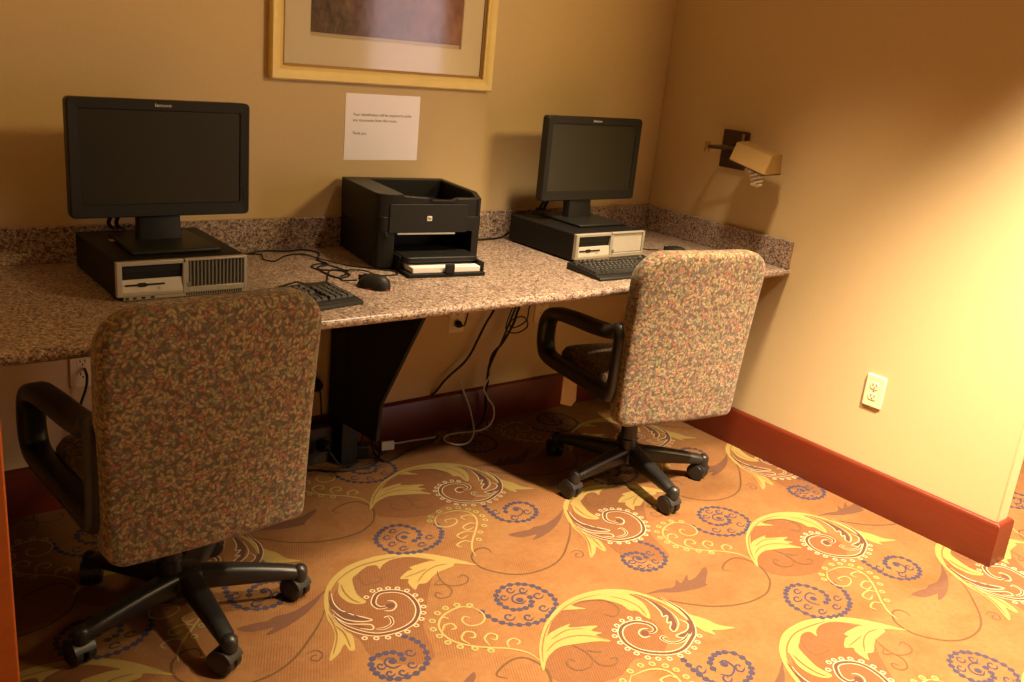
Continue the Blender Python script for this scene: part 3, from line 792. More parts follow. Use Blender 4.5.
# ------------------------------------------------------------------ wall picture
PX0, PX1, PZ0, PZ1 = -1.738, -0.908, 1.2885, 1.93
t = thing('framed_picture', 'wide gold framed picture with cream mat hanging on the back wall', 'picture', ((PX0 + PX1) / 2, 0, (PZ0 + PZ1) / 2))
hw, hh = (PX1 - PX0) / 2, (PZ1 - PZ0) / 2
def rect_ring(bm, prof, hw, hh):
    """mitred moulding: prof = list of (inset, y)"""
    loops = []
    for ins, y in prof:
        loops.append([(-hw + ins, y, -hh + ins), (hw - ins, y, -hh + ins), (hw - ins, y, hh - ins), (-hw + ins, y, hh - ins)])
    loft(bm, loops, closed=True)
bm = BM()
rect_ring(bm, [(0, -0.001), (0, -0.022), (0.004, -0.027), (0.012, -0.025), (0.030, -0.019), (0.038, -0.020), (0.040, -0.017), (0.040, -0.001)], hw, hh)
obj('frame', bm, M['gold'], t, angle=25)
bm = BM()
rect_ring(bm, [(0.0395, -0.002), (0.0395, -0.014), (0.048, -0.011), (0.048, -0.002)], hw, hh)
obj('fillet', bm, M['gold_dark'], t, angle=25)
mw, mh = hw - 0.132, hh - 0.145
bm = BM()
rect_ring(bm, [(0.0475, -0.002), (0.0475, -0.0075), (hw - mw, -0.0075), (hw - mw + 0.002, -0.0055), (hw - mw + 0.002, -0.002)], hw, hh)
bm2 = bm
obj('mat_board', bm2, M['mat'], t, angle=25)
bm = BM(); box(bm, -mw, mw, -0.005, -0.002, -mh, mh)
obj('print', bm, M['print'], t)
bm = BM(); box(bm, -hw + 0.041, hw - 0.041, -0.0105, -0.0085, -hh + 0.041, hh - 0.041)
obj('glass', bm, M['glass'], t, smooth=False)

# printed notice
t = thing('printed_notice', 'white sheet of paper with three short typed lines taped on the wall above the printer', 'paper notice', (-1.33, 0, 1.15))
bm = BM(); box(bm, -0.141, 0.141, -0.0014, 0.0, -0.107, 0.107)
obj('sheet', bm, M['sleeve'], t)
for body, zz, xs in (('Your identification will be required to print', 0.0365, 1.0), ('any documents from this room.', 0.0185, 1.0), ('Thank you.', -0.0235, 1.0)):
    o = text_mesh('typed_line', body, 0.0125, M['ink'], t, (-0.113, -0.0016, zz), (pi / 2, 0, 0))
    W = o.dimensions.x if o.dimensions.x > 0 else 1
    tgt = {'Y': 0.222, 'a': 0.166, 'T': 0.052}[body[0]]
    bb = max(v.co.x for v in o.data.vertices)
    o.scale = (tgt / bb, 1, 1)

# ------------------------------------------------------------------ wall outlets
def outlet(name_loc, face, label, plugs=False, group=None):
    rz = {'Y': 0.0, 'X': -pi / 2}[face]
    t = thing('wall_outlet', label, 'outlet', name_loc, rz, group)
    bm = BM()
    loft(bm, [[(x, y, z) for x, z in rrect(-w, w, -h, h, 0.004, 3)] for w, h, y in ((0.036, 0.058, -0.0005), (0.036, 0.058, -0.003), (0.033, 0.055, -0.007))])
    obj('cover_plate', bm, M['ivory'], t, angle=30)
    for s in (-1, 1):
        bm = BM()
        c = s * 0.0195
        prism(bm, [(0.0165 * cos(a), c + max(-0.0125, min(0.0125, 0.0165 * sin(a)))) for a in [2 * pi * k / 24 for k in range(24)]], 'Y', -0.0085, -0.006)
        r = obj('receptacle', bm, M['ivory'], t, bevel=0.0008)
        bm = BM()
        for x in (-0.0065, 0.0065):
            box(bm, x - 0.0013, x + 0.0013, -0.0088, -0.008, c - 0.001, c + 0.008)
        prism(bm, [(0.0026 * cos(a), c - 0.0065 + 0.0026 * sin(a)) for a in [2 * pi * k / 10 for k in range(10)]], 'Y', -0.0088, -0.008)
        obj('slots', bm, M['hole'], r)
    bm = BM(); lathe(bm, [(0.0, 0.0), (0.003, 0.0), (0.0025, 0.0012), (0, 0.0014)], (0, -0.0068, 0), (0, -1, 0), 10)
    obj('screw', bm, M['chrome'], t)
    return t
outlet((0, -1.185, 0.4215), 'X', 'ivory duplex outlet low on the bright right wall')
outlet((-0.967, 0, 0.450), 'Y', 'ivory outlet on the wall under the worktop, beside the hanging black cable')
outlet((-0.546, 0, 0.447), 'Y', 'ivory outlet under the worktop behind the armrest of the right chair')
outlet((-2.30, 0, 0.435), 'Y', 'ivory outlet under the worktop behind the left chair')
t = thing('plug_adapter', 'round black plug on the wall left of the support panel', 'plug', (-1.548, 0, 0.27))
bm = BM(); lathe(bm, [(0.0, -0.0005), (0.022, 0.0005), (0.022, 0.022), (0.016, 0.03), (0, 0.031)], (0, 0, 0), (0, -1, 0), 20)
obj('plug_body', bm, M['black'], t)
bm = BM(); tube(bm, [(0, -0.028, 0.0), (0, -0.045, -0.02), (0.01, -0.04, -0.12), (0.015, -0.03, -0.19)], 0.003)
obj('cord', bm, M['black'], t)

# ------------------------------------------------------------------ swing arm wall lamp
t = thing('wall_lamp', 'brass swing arm lamp with slanted metal shade on the right wall', 'wall lamp', (0, -0.415, 1.15))
bm = BM(); box(bm, -0.016, -0.0005, -0.060, 0.060, -0.072, 0.072)
obj('back_plate', bm, M['bronze'], t, bevel=0.004)
bm = BM(); cyl(bm, (-0.012, 0.035, 0.004), (-0.125, 0.035, 0.006), 0.0090)
lathe(bm, [(0.0, -0.020), (0.011, -0.019), (0.012, -0.012), (0.009, -0.01), (0.009, 0.01), (0.012, 0.012), (0.011, 0.02), (0, 0.021)], (-0.13, 0.035, 0.006), (0, 0, 1), 16)
obj('swing_arm', bm, M['brass'], t)
bm = BM(); cyl(bm, (-0.13, 0.035, 0.006), (-0.10, -0.13, 0.018), 0.006)
cyl(bm, (-0.016, 0.0, 0.012), (-0.03, 0.0, 0.012), 0.009)
obj('shade_arm', bm, M['bronze'], t)
bm = BM(); cyl(bm, (-0.025, -0.047, 0.02), (-0.025, -0.047, 0.064), 0.0055); cyl(bm, (-0.014, -0.047, 0.03), (-0.03, -0.047, 0.03), 0.004)
obj('dimmer_stem', bm, M['brass'], t)
# shade: hollow trough, slanted front, pointed right end
bm = BM()
A = Vector((-0.13, -0.105, 0.040)); B_ = Vector((-0.13, -0.268, 0.012))
A2 = Vector((-0.065, -0.102, 0.044)); B2 = Vector((-0.065, -0.262, 0.016))
E_ = Vector((-0.175, -0.118, -0.022)); D_ = Vector((-0.172, -0.276, -0.054))
E2 = Vector((-0.045, -0.085, -0.015)); D2 = Vector((-0.062, -0.266, -0.052))
def panel(bm, quad, th=0.002):
    n = (quad[1] - quad[0]).cross(quad[2] - quad[0]).normalized() * th
    a = [bm.verts.new(q) for q in quad]
    b = [bm.verts.new(q - n) for q in quad]
    k = len(quad)
    bm.faces.new(a); bm.faces.new(b[::-1])
    for i in range(k):
        j = (i + 1) % k
        bm.faces.new((a[i], a[j], b[j], b[i]))
panel(bm, [A, B_, D_, E_]); panel(bm, [A, A2, B2, B_]); panel(bm, [A2, E2, D2, B2]); panel(bm, [B_, B2, D2, D_]); panel(bm, [A, E_, E2, A2])
obj('lamp_shade', bm, M['brass_shade'], t, smooth=False)
bm = BM()
for p, q in ((E_, D_), (D_, D2), (D2, E2), (E2, E_)):
    cyl(bm, p, q, 0.003, seg=8)
obj('shade_rim', bm, M['bronze'], t)
bm = BM(); cyl(bm, (-0.11, -0.155, -0.005), (-0.115, -0.185, -0.045), 0.016)
obj('bulb_base', bm, M['white'], t)
bm = BM()
ax = Vector((-0.118, -0.198, -0.046)); dv = Vector((-0.02, -0.30, -0.95)).normalized(); u_, v_ = frame_of(dv)
hel = []
for k in range(85):
    a = 2 * pi * k / 20
    rr = 0.0185 * min(1, (84 - k) / 12 + 0.25)
    hel.append(ax + dv * (0.060 * k / 84) + u_ * (rr * cos(a)) + v_ * (rr * sin(a)))
tube(bm, hel, 0.0056, 8, 1, smooth=False)
obj('spiral_bulb', bm, M['bulb'], t)

# ------------------------------------------------------------------ desktop computers
def computer(x, y, label, ribs, sticker):
    """x: centre, y: front face; case 0.332 wide, 0.37 deep, 0.1 tall"""
    t = thing('desktop_computer', label, 'computer', (x, y, CT), 0, 'flat desktop computers under the monitors')
    W = 0.166
    bm = BM(); box(bm, -W, W, 0.014, 0.372, 0.006, 0.1)
    obj('case', bm, M['pc_case'], t, bevel=0.003)
    for fx in (-0.14, 0.14):
        for fy in (0.04, 0.33):
            bm = BM(); cyl(bm, (fx, fy, 0), (fx, fy, 0.007), 0.011, seg=14)
            obj('foot', bm, M['black_soft'], t)
    bz = bm = BM()
    # bezel: frame pieces around the drive bay, shelf and grille
    box(bm, -W, -W + 0.013, 0, 0.016, 0.012, 0.1)
    box(bm, -W + 0.013, 0.004, 0, 0.016, 0.090, 0.1)
    box(bm, -0.004, 0.010, 0, 0.016, 0.012, 0.1)
    box(bm, 0.010, W, 0, 0.016, 0.094, 0.1)
    box(bm, W - 0.009, W, 0, 0.016, 0.012, 0.094)
    box(bm, 0.010, W - 0.009, 0, 0.016, 0.012, 0.026)
    box(bm, -W + 0.013, -0.004, 0.0, 0.016, 0.012, 0.022)
    bez = obj('bezel', bm, M['silver'], t, bevel=0.0015)
    bm = BM(); prism(bm, [(0.001, 0.022), (0.016, 0.022), (0.016, 0.054), (0.006, 0.054)], 'X', -W + 0.013, -0.004)
    fl = obj('floppy_panel', bm, M['silver_light'], t, bevel=0.001)
    bm = BM()
    prism(bm, [(-0.146, 0.0425), (-0.118, 0.0425), (-0.112, 0.0455), (-0.098, 0.0455), (-0.092, 0.0425), (-0.050, 0.0425), (-0.050, 0.0385), (-0.092, 0.0385), (-0.098, 0.0352), (-0.112, 0.0352), (-0.118, 0.0385), (-0.146, 0.0385)], 'Y', 0.0012, 0.01)
    obj('disk_slot', bm, M['hole'], fl)
    bm = BM(); lathe(bm, [(0, 0), (0.0048, 0), (0.004, 0.0022), (0, 0.0024)], (-0.064, 0.0038, 0.0295), (0, -1, 0), 14)
    obj('eject_button', bm, M['silver'], fl)
    bm = BM(); lathe(bm, [(0, 0), (0.0018, 0), (0, 0.001)], (-0.13, 0.0035, 0.0275), (0, -1, 0), 10)
    obj('drive_light', bm, M['red_led'], fl)
    bm = BM(); box(bm, -W + 0.013, -0.004, 0.009, 0.016, 0.054, 0.090)
    od = obj('optical_drive', bm, M['black'], t)
    bm = BM(); box(bm, -W + 0.016, -0.008, 0.0065, 0.010, 0.070, 0.087)
    obj('drive_tray', bm, M['blackgrey'], od, bevel=0.0008)
    bm = BM(); box(bm, -0.03, -0.018, 0.0075, 0.010, 0.059, 0.063)
    obj('eject_button', bm, M['blackgrey'], od)
    bm = BM(); box(bm, 0.010, W - 0.009, 0.010, 0.016, 0.026, 0.094)
    if ribs:
        for k in range(15):
            xx = 0.0135 + 0.0097 * k
            prism(bm, [(xx, 0.011), (xx + 0.0015, 0.004), (xx + 0.0050, 0.004), (xx + 0.0065, 0.011)], 'Z', 0.028, 0.092)
        obj('grille', bm, M['grille'], t)
    else:
        box(bm, 0.012, W - 0.011, 0.004, 0.012, 0.028, 0.092)
        obj('blank_panel', bm, M['silver_light'], t, bevel=0.001)
    bm = BM(); box(bm, -W + 0.016, W, 0.003, 0.02, 0.002, 0.0125)
    lip = obj('lower_lip', bm, M['silver'], t, bevel=0.001)
    for px in (-0.142, -0.124, -0.103, -0.080):
        bm = BM(); box(bm, px - 0.0045, px + 0.0045, 0.0022, 0.006, 0.0045, 0.0095)
        obj('port', bm, M['hole'], lip)
    bm = BM()
    for k in range(24):
        box(bm, 0.004 + 0.0063 * k, 0.0075 + 0.0063 * k, 0.0022, 0.006, 0.004, 0.0105)
    obj('vent', bm, M['hole'], lip)
    bm = BM(); cyl(bm, (0.011, 0.001, 0.034), (0.011, -0.0015, 0.034), 0.006, seg=16)
    obj('power_button', bm, M['grille'], t)
    if sticker:
        bm = BM(); box(bm, -0.112, -0.088, 0.235, 0.262, 0.1001, 0.1006)
        obj('sticker', bm, M['beige'], t)
    return t
computer(-2.155, -0.455, 'flat desktop computer with a ribbed silver grille, under the left monitor', True, True)
computer(-0.645, -0.450, 'flat desktop computer with a smooth blank silver panel, under the right monitor', False, False)

# ------------------------------------------------------------------ monitors
def monitor(x, y, base_x, base_y, label):
    t = thing('monitor', label, 'monitor', (x, y, CT + 0.1), 0, 'wide black monitors')
    Z0, Z1, W = 0.073, 0.374, 0.234
    zc = (Z0 + Z1) / 2
    def rr(x0, x1, z0, z1, r, yy):
        return [(a, yy, b) for a, b in rrect(x0, x1, z0, z1, r, 4)]
    bm = BM()
    loft(bm, [rr(-W + 0.029, W - 0.029, Z0 + 0.036, Z1 - 0.028, 0.002, 0.006), rr(-W + 0.026, W - 0.026, Z0 + 0.033, Z1 - 0.025, 0.003, 0.0015),
              rr(-W + 0.004, W - 0.004, Z0 + 0.003, Z1 - 0.003, 0.010, 0.0), rr(-W, W, Z0, Z1, 0.012, 0.005), rr(-W, W, Z0, Z1, 0.012, 0.030),
              rr(-W + 0.02, W - 0.02, Z0 + 0.02, Z1 - 0.02, 0.02, 0.044), rr(-0.15, 0.15, Z0 + 0.05, Z1 - 0.05, 0.02, 0.062)])
    obj('housing', bm, M['blackgrey'], t, angle=25)
    bm = BM(); box(bm, -W + 0.0285, W - 0.0285, 0.0050, 0.0075, Z0 + 0.0355, Z1 - 0.0275)
    obj('screen', bm, M['screen'], t)
    text_mesh('logo', 'lenovo', 0.0125, M['white'], t, (0.0, -0.0006, Z1 - 0.0165), (pi / 2, 0, 0), 'CENTER', 1.25)
    for k in range(4):
        bm = BM(); box(bm, W - 0.017, W - 0.010, -0.0012, 0.002, Z0 + 0.040 + 0.011 * k, Z0 + 0.0445 + 0.011 * k)
        obj('control_button', bm, M['black'], t)
    nx = base_x - x
    ny = base_y - y
    bm = BM()
    loft(bm, [[(nx + a, ny + b, z) for a, b in rrect(-w, w, -0.018 + dy, 0.018 + dy, 0.006, 3)] for w, z, dy in ((0.058, 0.010, 0.0), (0.056, 0.05, 0.004), (0.055, 0.09, 0.008), (0.054, 0.22, 0.012))])
    obj('neck', bm, M['black'], t, angle=30)
    bm = BM()
    pl = [(nx - 0.115, ny - 0.148), (nx + 0.115, ny - 0.148), (nx + 0.105, ny + 0.085), (nx - 0.105, ny + 0.085)]
    prism(bm, pl, 'Z', 0.0, 0.011)
    obj('base_plate', bm, M['blackgrey'], t, bevel=0.004)
    bm = BM()
    for s, h in ((-0.045, 0.0), (-0.025, 0.02)):
        tube(bm, [(nx + s, ny + 0.05, 0.16), (nx + s - 0.035, ny + 0.06, 0.10 + h), (nx + s - 0.06, ny + 0.08, 0.045), (nx + s - 0.045, ny + 0.11, 0.02), (nx + s - 0.02, ny + 0.155, 0.01)], 0.0055)
    obj('video_cable', bm, M['black'], t)
    return t
monitor(-2.141, -0.272, -2.150, -0.245, 'wide black monitor with dark screen on the left desktop computer')
monitor(-0.565, -0.224, -0.600, -0.205, 'wide black monitor with dark screen in the corner on the right desktop computer')

# ------------------------------------------------------------------ printer
t = thing('laser_printer', 'black laser printer with open front paper tray in the middle of the worktop', 'printer', (-1.330, -0.207, CT), radians(-8.5))
W, D, H = 0.1800, 0.163, 0.234
bm = BM()
def prr(z, ins=0.0):
    return [(a, b, z) for a, b in rrect(-W + ins, W - ins, -D + ins, D - ins, (0.02, 0.02, 0.028, 0.028), 5)]
# outer walls with a front opening for the tray
box(bm, -W + 0.002, -0.128, -D + 0.02, D, 0.006, 0.118)       # left flank
box(bm, 0.145, W - 0.002, -D + 0.02, D, 0.006, 0.118)         # right flank
box(bm, -0.128, 0.145, -0.05, D, 0.006, 0.118)                # block behind the opening
prism(bm, [(-W, -D + 0.03), (-W + 0.008, -D + 0.009), (-W + 0.03, -D), (-0.122, -D), (-0.122, -D + 0.06), (-W, -D + 0.06)], 'Z', 0.006, 0.118)
prism(bm, [(0.142, -D), (W - 0.03, -D), (W - 0.008, -D + 0.009), (W, -D + 0.03), (W, -D + 0.06), (0.142, -D + 0.06)], 'Z', 0.006, 0.118)
prism(bm, rrect(-W, W, -D, D, (0.006, 0.006, 0.028, 0.028), 5), 'Z', 0.118, 0.165)
# raised left column, right wall, back wall and front lip round the output well
prism(bm, [(-W, -D + 0.03), (-W + 0.008, -D + 0.009), (-W + 0.03, -D), (-0.098, -D), (-0.098, D), (-W, D)], 'Z', 0.165, H)
prism(bm, [(-D + 0.03, 0.165), (D, 0.165), (D, H), (-D + 0.06, H), (-D + 0.03, H - 0.012)], 'X', 0.160, W)
box(bm, -0.098, 0.16, 0.125, D, 0.165, H)
prism(bm, [(-0.098, 0.165), (0.16, 0.165), (0.16, H - 0.012), (0.085, H - 0.012), (0.070, H - 0.020), (0.0, H - 0.020), (-0.015, H - 0.012), (-0.098, H - 0.006)], 'Y', -D, -D + 0.022)
prism(bm, [(0.16, 0.165), (W - 0.03, 0.165), (W - 0.03, H - 0.012), (0.16, H - 0.012)], 'Y', -D, -D + 0.04)
prism(bm, [(W - 0.03, -D), (W - 0.008, -D + 0.009), (W, -D + 0.03), (W - 0.03, -D + 0.04)], 'Z', 0.165, H - 0.012)
obj('body', bm, M['black'], t, bevel=0.002)
bm = BM(); prism(bm, [(-D + 0.022, 0.195), (0.02, 0.170), (0.125, 0.172), (0.125, 0.166), (-D + 0.022, 0.166)], 'X', -0.098, 0.160)
obj('output_well', bm, M['blackgrey'], t)
bm = BM(); prism(bm, rrect(-0.060, 0.125, -0.06, 0.118, 0.006, 3), 'Z', 0.176, 0.179)
obj('output_flap', bm, M['black_soft'], t, bevel=0.001)
bm = BM(); prism(bm, [(0.0, H - 0.0215), (0.070, H - 0.0215), (0.085, H - 0.013), (0.082, H - 0.011), (0.070, H - 0.0175), (0.0, H - 0.0175), (-0.012, H - 0.011), (-0.015, H - 0.013)], 'Y', -D - 0.004, -D + 0.01)
obj('finger_lip', bm, M['blackgrey'], t)
bm = BM(); prism(bm, rrect(-0.143, 0.120, 0.116, 0.204, 0.003, 3), 'Y', -D - 0.004, -D + 0.002)
fp = obj('front_panel', bm, M['blackgrey'], t, bevel=0.001)
bm = BM(); prism(bm, rrect(-0.019, -0.003, 0.153, 0.168, 0.002, 3), 'Y', -D - 0.0056, -D - 0.0038)
badge = obj('badge', bm, M['white'], fp)
text_mesh('logo', 'hp', 0.0115, M['blackgrey'], badge, (-0.011, -D - 0.0062, 0.1575), (pi / 2, 0, 0), 'CENTER')
bm = BM(); prism(bm, [(-D - 0.006, 0.111), (-D + 0.02, 0.111), (-D + 0.02, 0.118), (-D - 0.002, 0.118)], 'X', -0.115, 0.080)
obj('pull_lip', bm, M['grille'], t)
bm = BM(); lathe(bm, [(0, 0), (0.008, 0), (0.007, 0.003), (0, 0.0034)], (-0.148, -D - 0.0005, 0.108), (0, -1, 0), 18)
obj('power_button', bm, M['black_soft'], t)
bm = BM()
box(bm, -0.118, 0.142, -0.275, -0.06, 0.0, 0.012)
box(bm, -0.118, -0.108, -0.20, -0.06, 0.012, 0.05)
box(bm, 0.132, 0.142, -0.265, -0.06, 0.012, 0.042)
box(bm, 0.004, 0.034, -0.278, -0.268, 0.012, 0.040)
obj('paper_tray', bm, M['black_soft'], t, bevel=0.002)
bm = BM(); prism(bm, rrect(-0.112, 0.136, -0.235, -0.07, (0.004, 0.004, 0.016, 0.016), 4), 'Z', 0.038, 0.054)
obj('tray_cover', bm, M['black'], t, bevel=0.003)
ps = thing('paper_stack', 'short stack of white paper lying in the printer tray', 'paper', (-1.330, -0.207, CT), radians(-8.5))
bm = BM(); box(bm, -0.100, 0.128, -0.264, -0.07, 0.0125, 0.029)
obj('sheets', bm, M['paper'], ps, bevel=0.001)

# ------------------------------------------------------------------ keyboards and mice
def keyboard(loc, rz, label, cable):
    t = thing('keyboard', label, 'keyboard', loc, rz, 'black keyboards')
    W, D = 0.225, 0.080
    bm = BM()
    prism(bm, [(-D, 0.0), (D, 0.0), (D, 0.023), (D - 0.03, 0.022), (-D + 0.03, 0.015), (-D + 0.004, 0.013), (-D, 0.009)], 'X', -W, W)
    obj('tray', bm, M['black'], t, bevel=0.003)
    bm = BM(); prism(bm, [(-D - 0.016, 0.0), (-D, 0.0), (-D, 0.0135), (-D - 0.013, 0.009)], 'X', -W, W)
    obj('palm_rest', bm, M['blackgrey'], t, bevel=0.003)
    bm = BM()
    def key(x0, x1, r):
        y = -0.052 + 0.0195 * r + (0.006 if r == 5 else 0)
        z = 0.0145 + (y + 0.05) * 0.068
        y0, y1 = y - 0.0085, y + 0.0085
        lo = [(x0, y0, z), (x1, y0, z), (x1, y1, z + 0.0015), (x0, y1, z + 0.0015)]
        i = 0.0022
        hi = [(x0 + i, y0 + i, z + 0.007), (x1 - i, y0 + i, z + 0.007), (x1 - i, y1 - 0.001, z + 0.0085), (x0 + i, y1 - 0.001, z + 0.0085)]
        loft(bm, [lo, hi])
    P = 0.019
    for r in range(6):
        x = -0.218
        if r == 0:
            ws = [1.5, 1, 1.5, 5.5, 1.5, 1, 1.5]
        elif r == 5:
            ws = [1, -0.9] + [1] * 4 + [-0.5] + [1] * 4 + [-0.4] + [1] * 4
        elif r == 1:
            ws = [2.25] + [1] * 10 + [2.6]
        elif r == 2:
            ws = [1.75] + [1] * 11 + [2.1]
        elif r == 3:
            ws = [1.5] + [1] * 12 + [1.35]
        else:
            ws = [1] * 13 + [1.85]
        for wk in ws:
            if wk > 0:
                key(x + 0.0008, x + wk * P - 0.0008, r)
            x += abs(wk) * P
        if r in (0, 3, 4, 5):
            for k in range(3):
                key(0.076 + k * P + 0.0008, 0.076 + (k + 1) * P - 0.0008, r)
        if r == 1:
            key(0.076 + P + 0.0008, 0.076 + 2 * P - 0.0008, r)
        if r < 5:
            for k in range(4):
                key(0.139 + k * P + 0.0008, 0.139 + (k + 1) * P - 0.0008, r)
    obj('keys', bm, M['keycap'], t, smooth=False)
    # pale legends: one small bar per key row position
    bm = BM()
    for r in range(1, 5):
        for k in range(12):
            x = -0.19 + k * P + (r % 2) * 0.006
            y = -0.052 + 0.0195 * r + 0.003
            z = 0.0145 + (y + 0.05) * 0.068 + 0.0087
            box(bm, x + 0.003, x + 0.0075, y - 0.002, y + 0.002, z - 0.001, z)
    obj('key_print', bm, M['legend'], t, smooth=False)
    bm = BM()
    inv = Matrix.Rotation(-rz, 3, 'Z')
    tube(bm, [inv @ (Vector(p) - Vector(loc)) for p in cable], 0.0026)
    obj('cord', bm, M['black'], t)
    return t
Zc = CT + 0.0032
ax_ = [(-1.92, -0.50, CT + 0.02), (-1.845, -0.452, CT + 0.015), (-1.812, -0.43, Zc), (-1.754, -0.440, Zc), (-1.730, -0.41, Zc), (-1.702, -0.36, Zc), (-1.665, -0.31, Zc), (-1.638, -0.330, Zc), (-1.643, -0.384, Zc), (-1.69, -0.40, Zc),
       (-1.700, -0.33, Zc), (-1.69, -0.27, Zc), (-1.64, -0.24, Zc), (-1.645, -0.18, Zc), (-1.60, -0.10, Zc), (-1.625, -0.045, Zc), (-1.69, -0.05, Zc), (-1.76, -0.03, Zc), (-1.85, -0.06, Zc), (-1.97, -0.06, CT + 0.02)]
keyboard((-1.985, -0.598, CT), radians(8), 'black keyboard beside the optical mouse, mostly hidden behind the left chair back', ax_)
keyboard((-0.672, -0.590, CT), radians(-2), 'black keyboard lying in front of the right desktop computer',
         [(-0.60, -0.515, CT + 0.015), (-0.56, -0.485, Zc), (-0.50, -0.478, Zc), (-0.462, -0.45, Zc), (-0.452, -0.35, Zc), (-0.455, -0.20, Zc), (-0.46, -0.08, Zc), (-0.52, -0.045, Zc), (-0.58, -0.05, CT + 0.02)])

def mouse(loc, rz, label, cable, glow):
    t = thing('computer_mouse', label, 'mouse', loc, rz, 'black computer mice')
    bm = BM()
    loops = []
    for k in range(13):
        s = k / 12
        y = -0.052 + 0.104 * s
        w = 0.029 * (max(0.0, 1 - abs(2 * s - 1) ** 3.2)) ** 0.5 + 0.002
        h = 0.0355 * (max(0.0, 1 - abs(2 * s ** 0.9 - 0.92) ** 2.6)) ** 0.6 + 0.004
        loops.append([(w * cos(a) if abs(cos(a)) > 1e-6 else 0, y, 0.002 + (h * sin(a) if sin(a) > 0 else 0)) for a in [2 * pi * q / 20 for q in range(20)]])
    lps = []
    for lp in loops:
        lps.append([(x, y, z if i <= 10 else 0.001) for i, (x, y, z) in enumerate(lp)])
    loft(bm, lps)
    obj('shell', bm, M['blackgrey'], t, angle=60)
    bm = BM(); cyl(bm, (-0.0035, 0.028, 0.027), (0.0035, 0.028, 0.027), 0.009, seg=18)
    obj('scroll_wheel', bm, M['black_soft'], t)
    bm = BM(); box(bm, -0.0006, 0.0006, 0.008, 0.05, 0.015, 0.031)
    obj('button_gap', bm, M['hole'], t)
    if glow:
        bm = BM(); prism(bm, [(0.0312 * cos(a), 0.0 + 0.052 * sin(a)) for a in [radians(15 * q) for q in range(24)]], 'Z', 0.0005, 0.0045)
        obj('red_underside', bm, M['red_led'], t)
    bm = BM()
    inv = Matrix.Rotation(-rz, 3, 'Z')
    tube(bm, [inv @ (Vector(p) - Vector(loc)) for p in cable], 0.0022)
    obj('cord', bm, M['black'], t)
    return t
mouse((-1.640, -0.520, CT), radians(32), 'black optical mouse with a red glow at its base, beside the left keyboard',
      [(-1.668, -0.472, CT + 0.012), (-1.69, -0.43, Zc), (-1.675, -0.39, Zc), (-1.632, -0.355, Zc), (-1.63, -0.30, Zc), (-1.655, -0.235, Zc), (-1.70, -0.25, Zc), (-1.695, -0.30, Zc), (-1.62, -0.325, Zc), (-1.58, -0.36, Zc + 0.004), (-1.56, -0.41, Zc), (-1.50, -0.415, Zc), (-1.488, -0.375, Zc), (-1.52, -0.345, Zc),
       (-1.59, -0.27, Zc), (-1.64, -0.19, Zc + 0.004), (-1.66, -0.10, Zc), (-1.72, -0.11, Zc), (-1.78, -0.165, Zc), (-1.80, -0.13, Zc), (-1.785, -0.07, Zc), (-1.86, -0.045, Zc), (-1.96, -0.05, CT + 0.03)], True)
mouse((-0.325, -0.470, CT), radians(15), 'plain black mouse behind the right chair back near the corner',
      [(-0.340, -0.40, CT + 0.01), (-0.36, -0.34, Zc), (-0.33, -0.25, Zc), (-0.38, -0.15, Zc), (-0.44, -0.06, Zc), (-0.50, -0.05, CT + 0.02)], False)
# power cord between printer and right computer along the splash
t = thing('printer_cable', 'thin black cord lying along the splash between printer and right computer', 'cord', (-1.1, -0.05, CT))
bm = BM(); tube(bm, [(-0.09, 0.01, 0.03), (-0.04, -0.005, 0.006), (0.08, 0.0, 0.0045), (0.18, -0.005, 0.0045), (0.27, 0.005, 0.0045), (0.32, 0.012, 0.02)], 0.0038)
obj('cord', bm, M['black'], t)

# ------------------------------------------------------------------ cords under the worktop
def cord(name, label, pts, r, mat, cat='cable'):
    o0 = Vector(pts[0])
    bm = BM(); tube(bm, [Vector(p) - o0 for p in pts], r, 10)
    o = obj(name, bm, M[mat], None, o0)
    return tag(o, label, cat)
cord('hanging_cable', 'single black cord slanting down the wall from the worktop to the baseboard',
     [(-0.70, -0.03, 0.727), (-0.76, -0.03, 0.58), (-0.815, -0.03, 0.47), (-0.841, -0.03, 0.432), (-0.878, -0.03, 0.362), (-0.902, -0.03, 0.315), (-0.935, -0.03, 0.275), (-0.989, -0.03, 0.238), (-1.022, -0.025, 0.206), (-1.044, -0.014, 0.168), (-1.058, -0.006, 0.153)], 0.0048, 'black')
cord('hanging_cable', 'thick black cord hanging in the bundle and joining the pale cable tie',
     [(-0.62, -0.06, 0.727), (-0.67, -0.06, 0.58), (-0.714, -0.06, 0.478), (-0.734, -0.06, 0.417), (-0.779, -0.06, 0.346), (-0.82, -0.06, 0.307), (-0.832, -0.06, 0.264), (-0.832, -0.055, 0.232), (-0.830, -0.055, 0.19), (-0.832, -0.05, 0.15), (-0.822, -0.045, 0.06), (-0.85, -0.05, 0.006), (-0.90, -0.04, 0.006)], 0.0052, 'black')
cord('hanging_cable', 'thinner black cord hanging at the left of the cord bundle',
     [(-0.66, -0.07, 0.727), (-0.70, -0.07, 0.58), (-0.741, -0.07, 0.481), (-0.765, -0.07, 0.42), (-0.794, -0.07, 0.348), (-0.812, -0.07, 0.32), (-0.842, -0.07, 0.25), (-0.845, -0.068, 0.20), (-0.85, -0.066, 0.155)], 0.004, 'black')
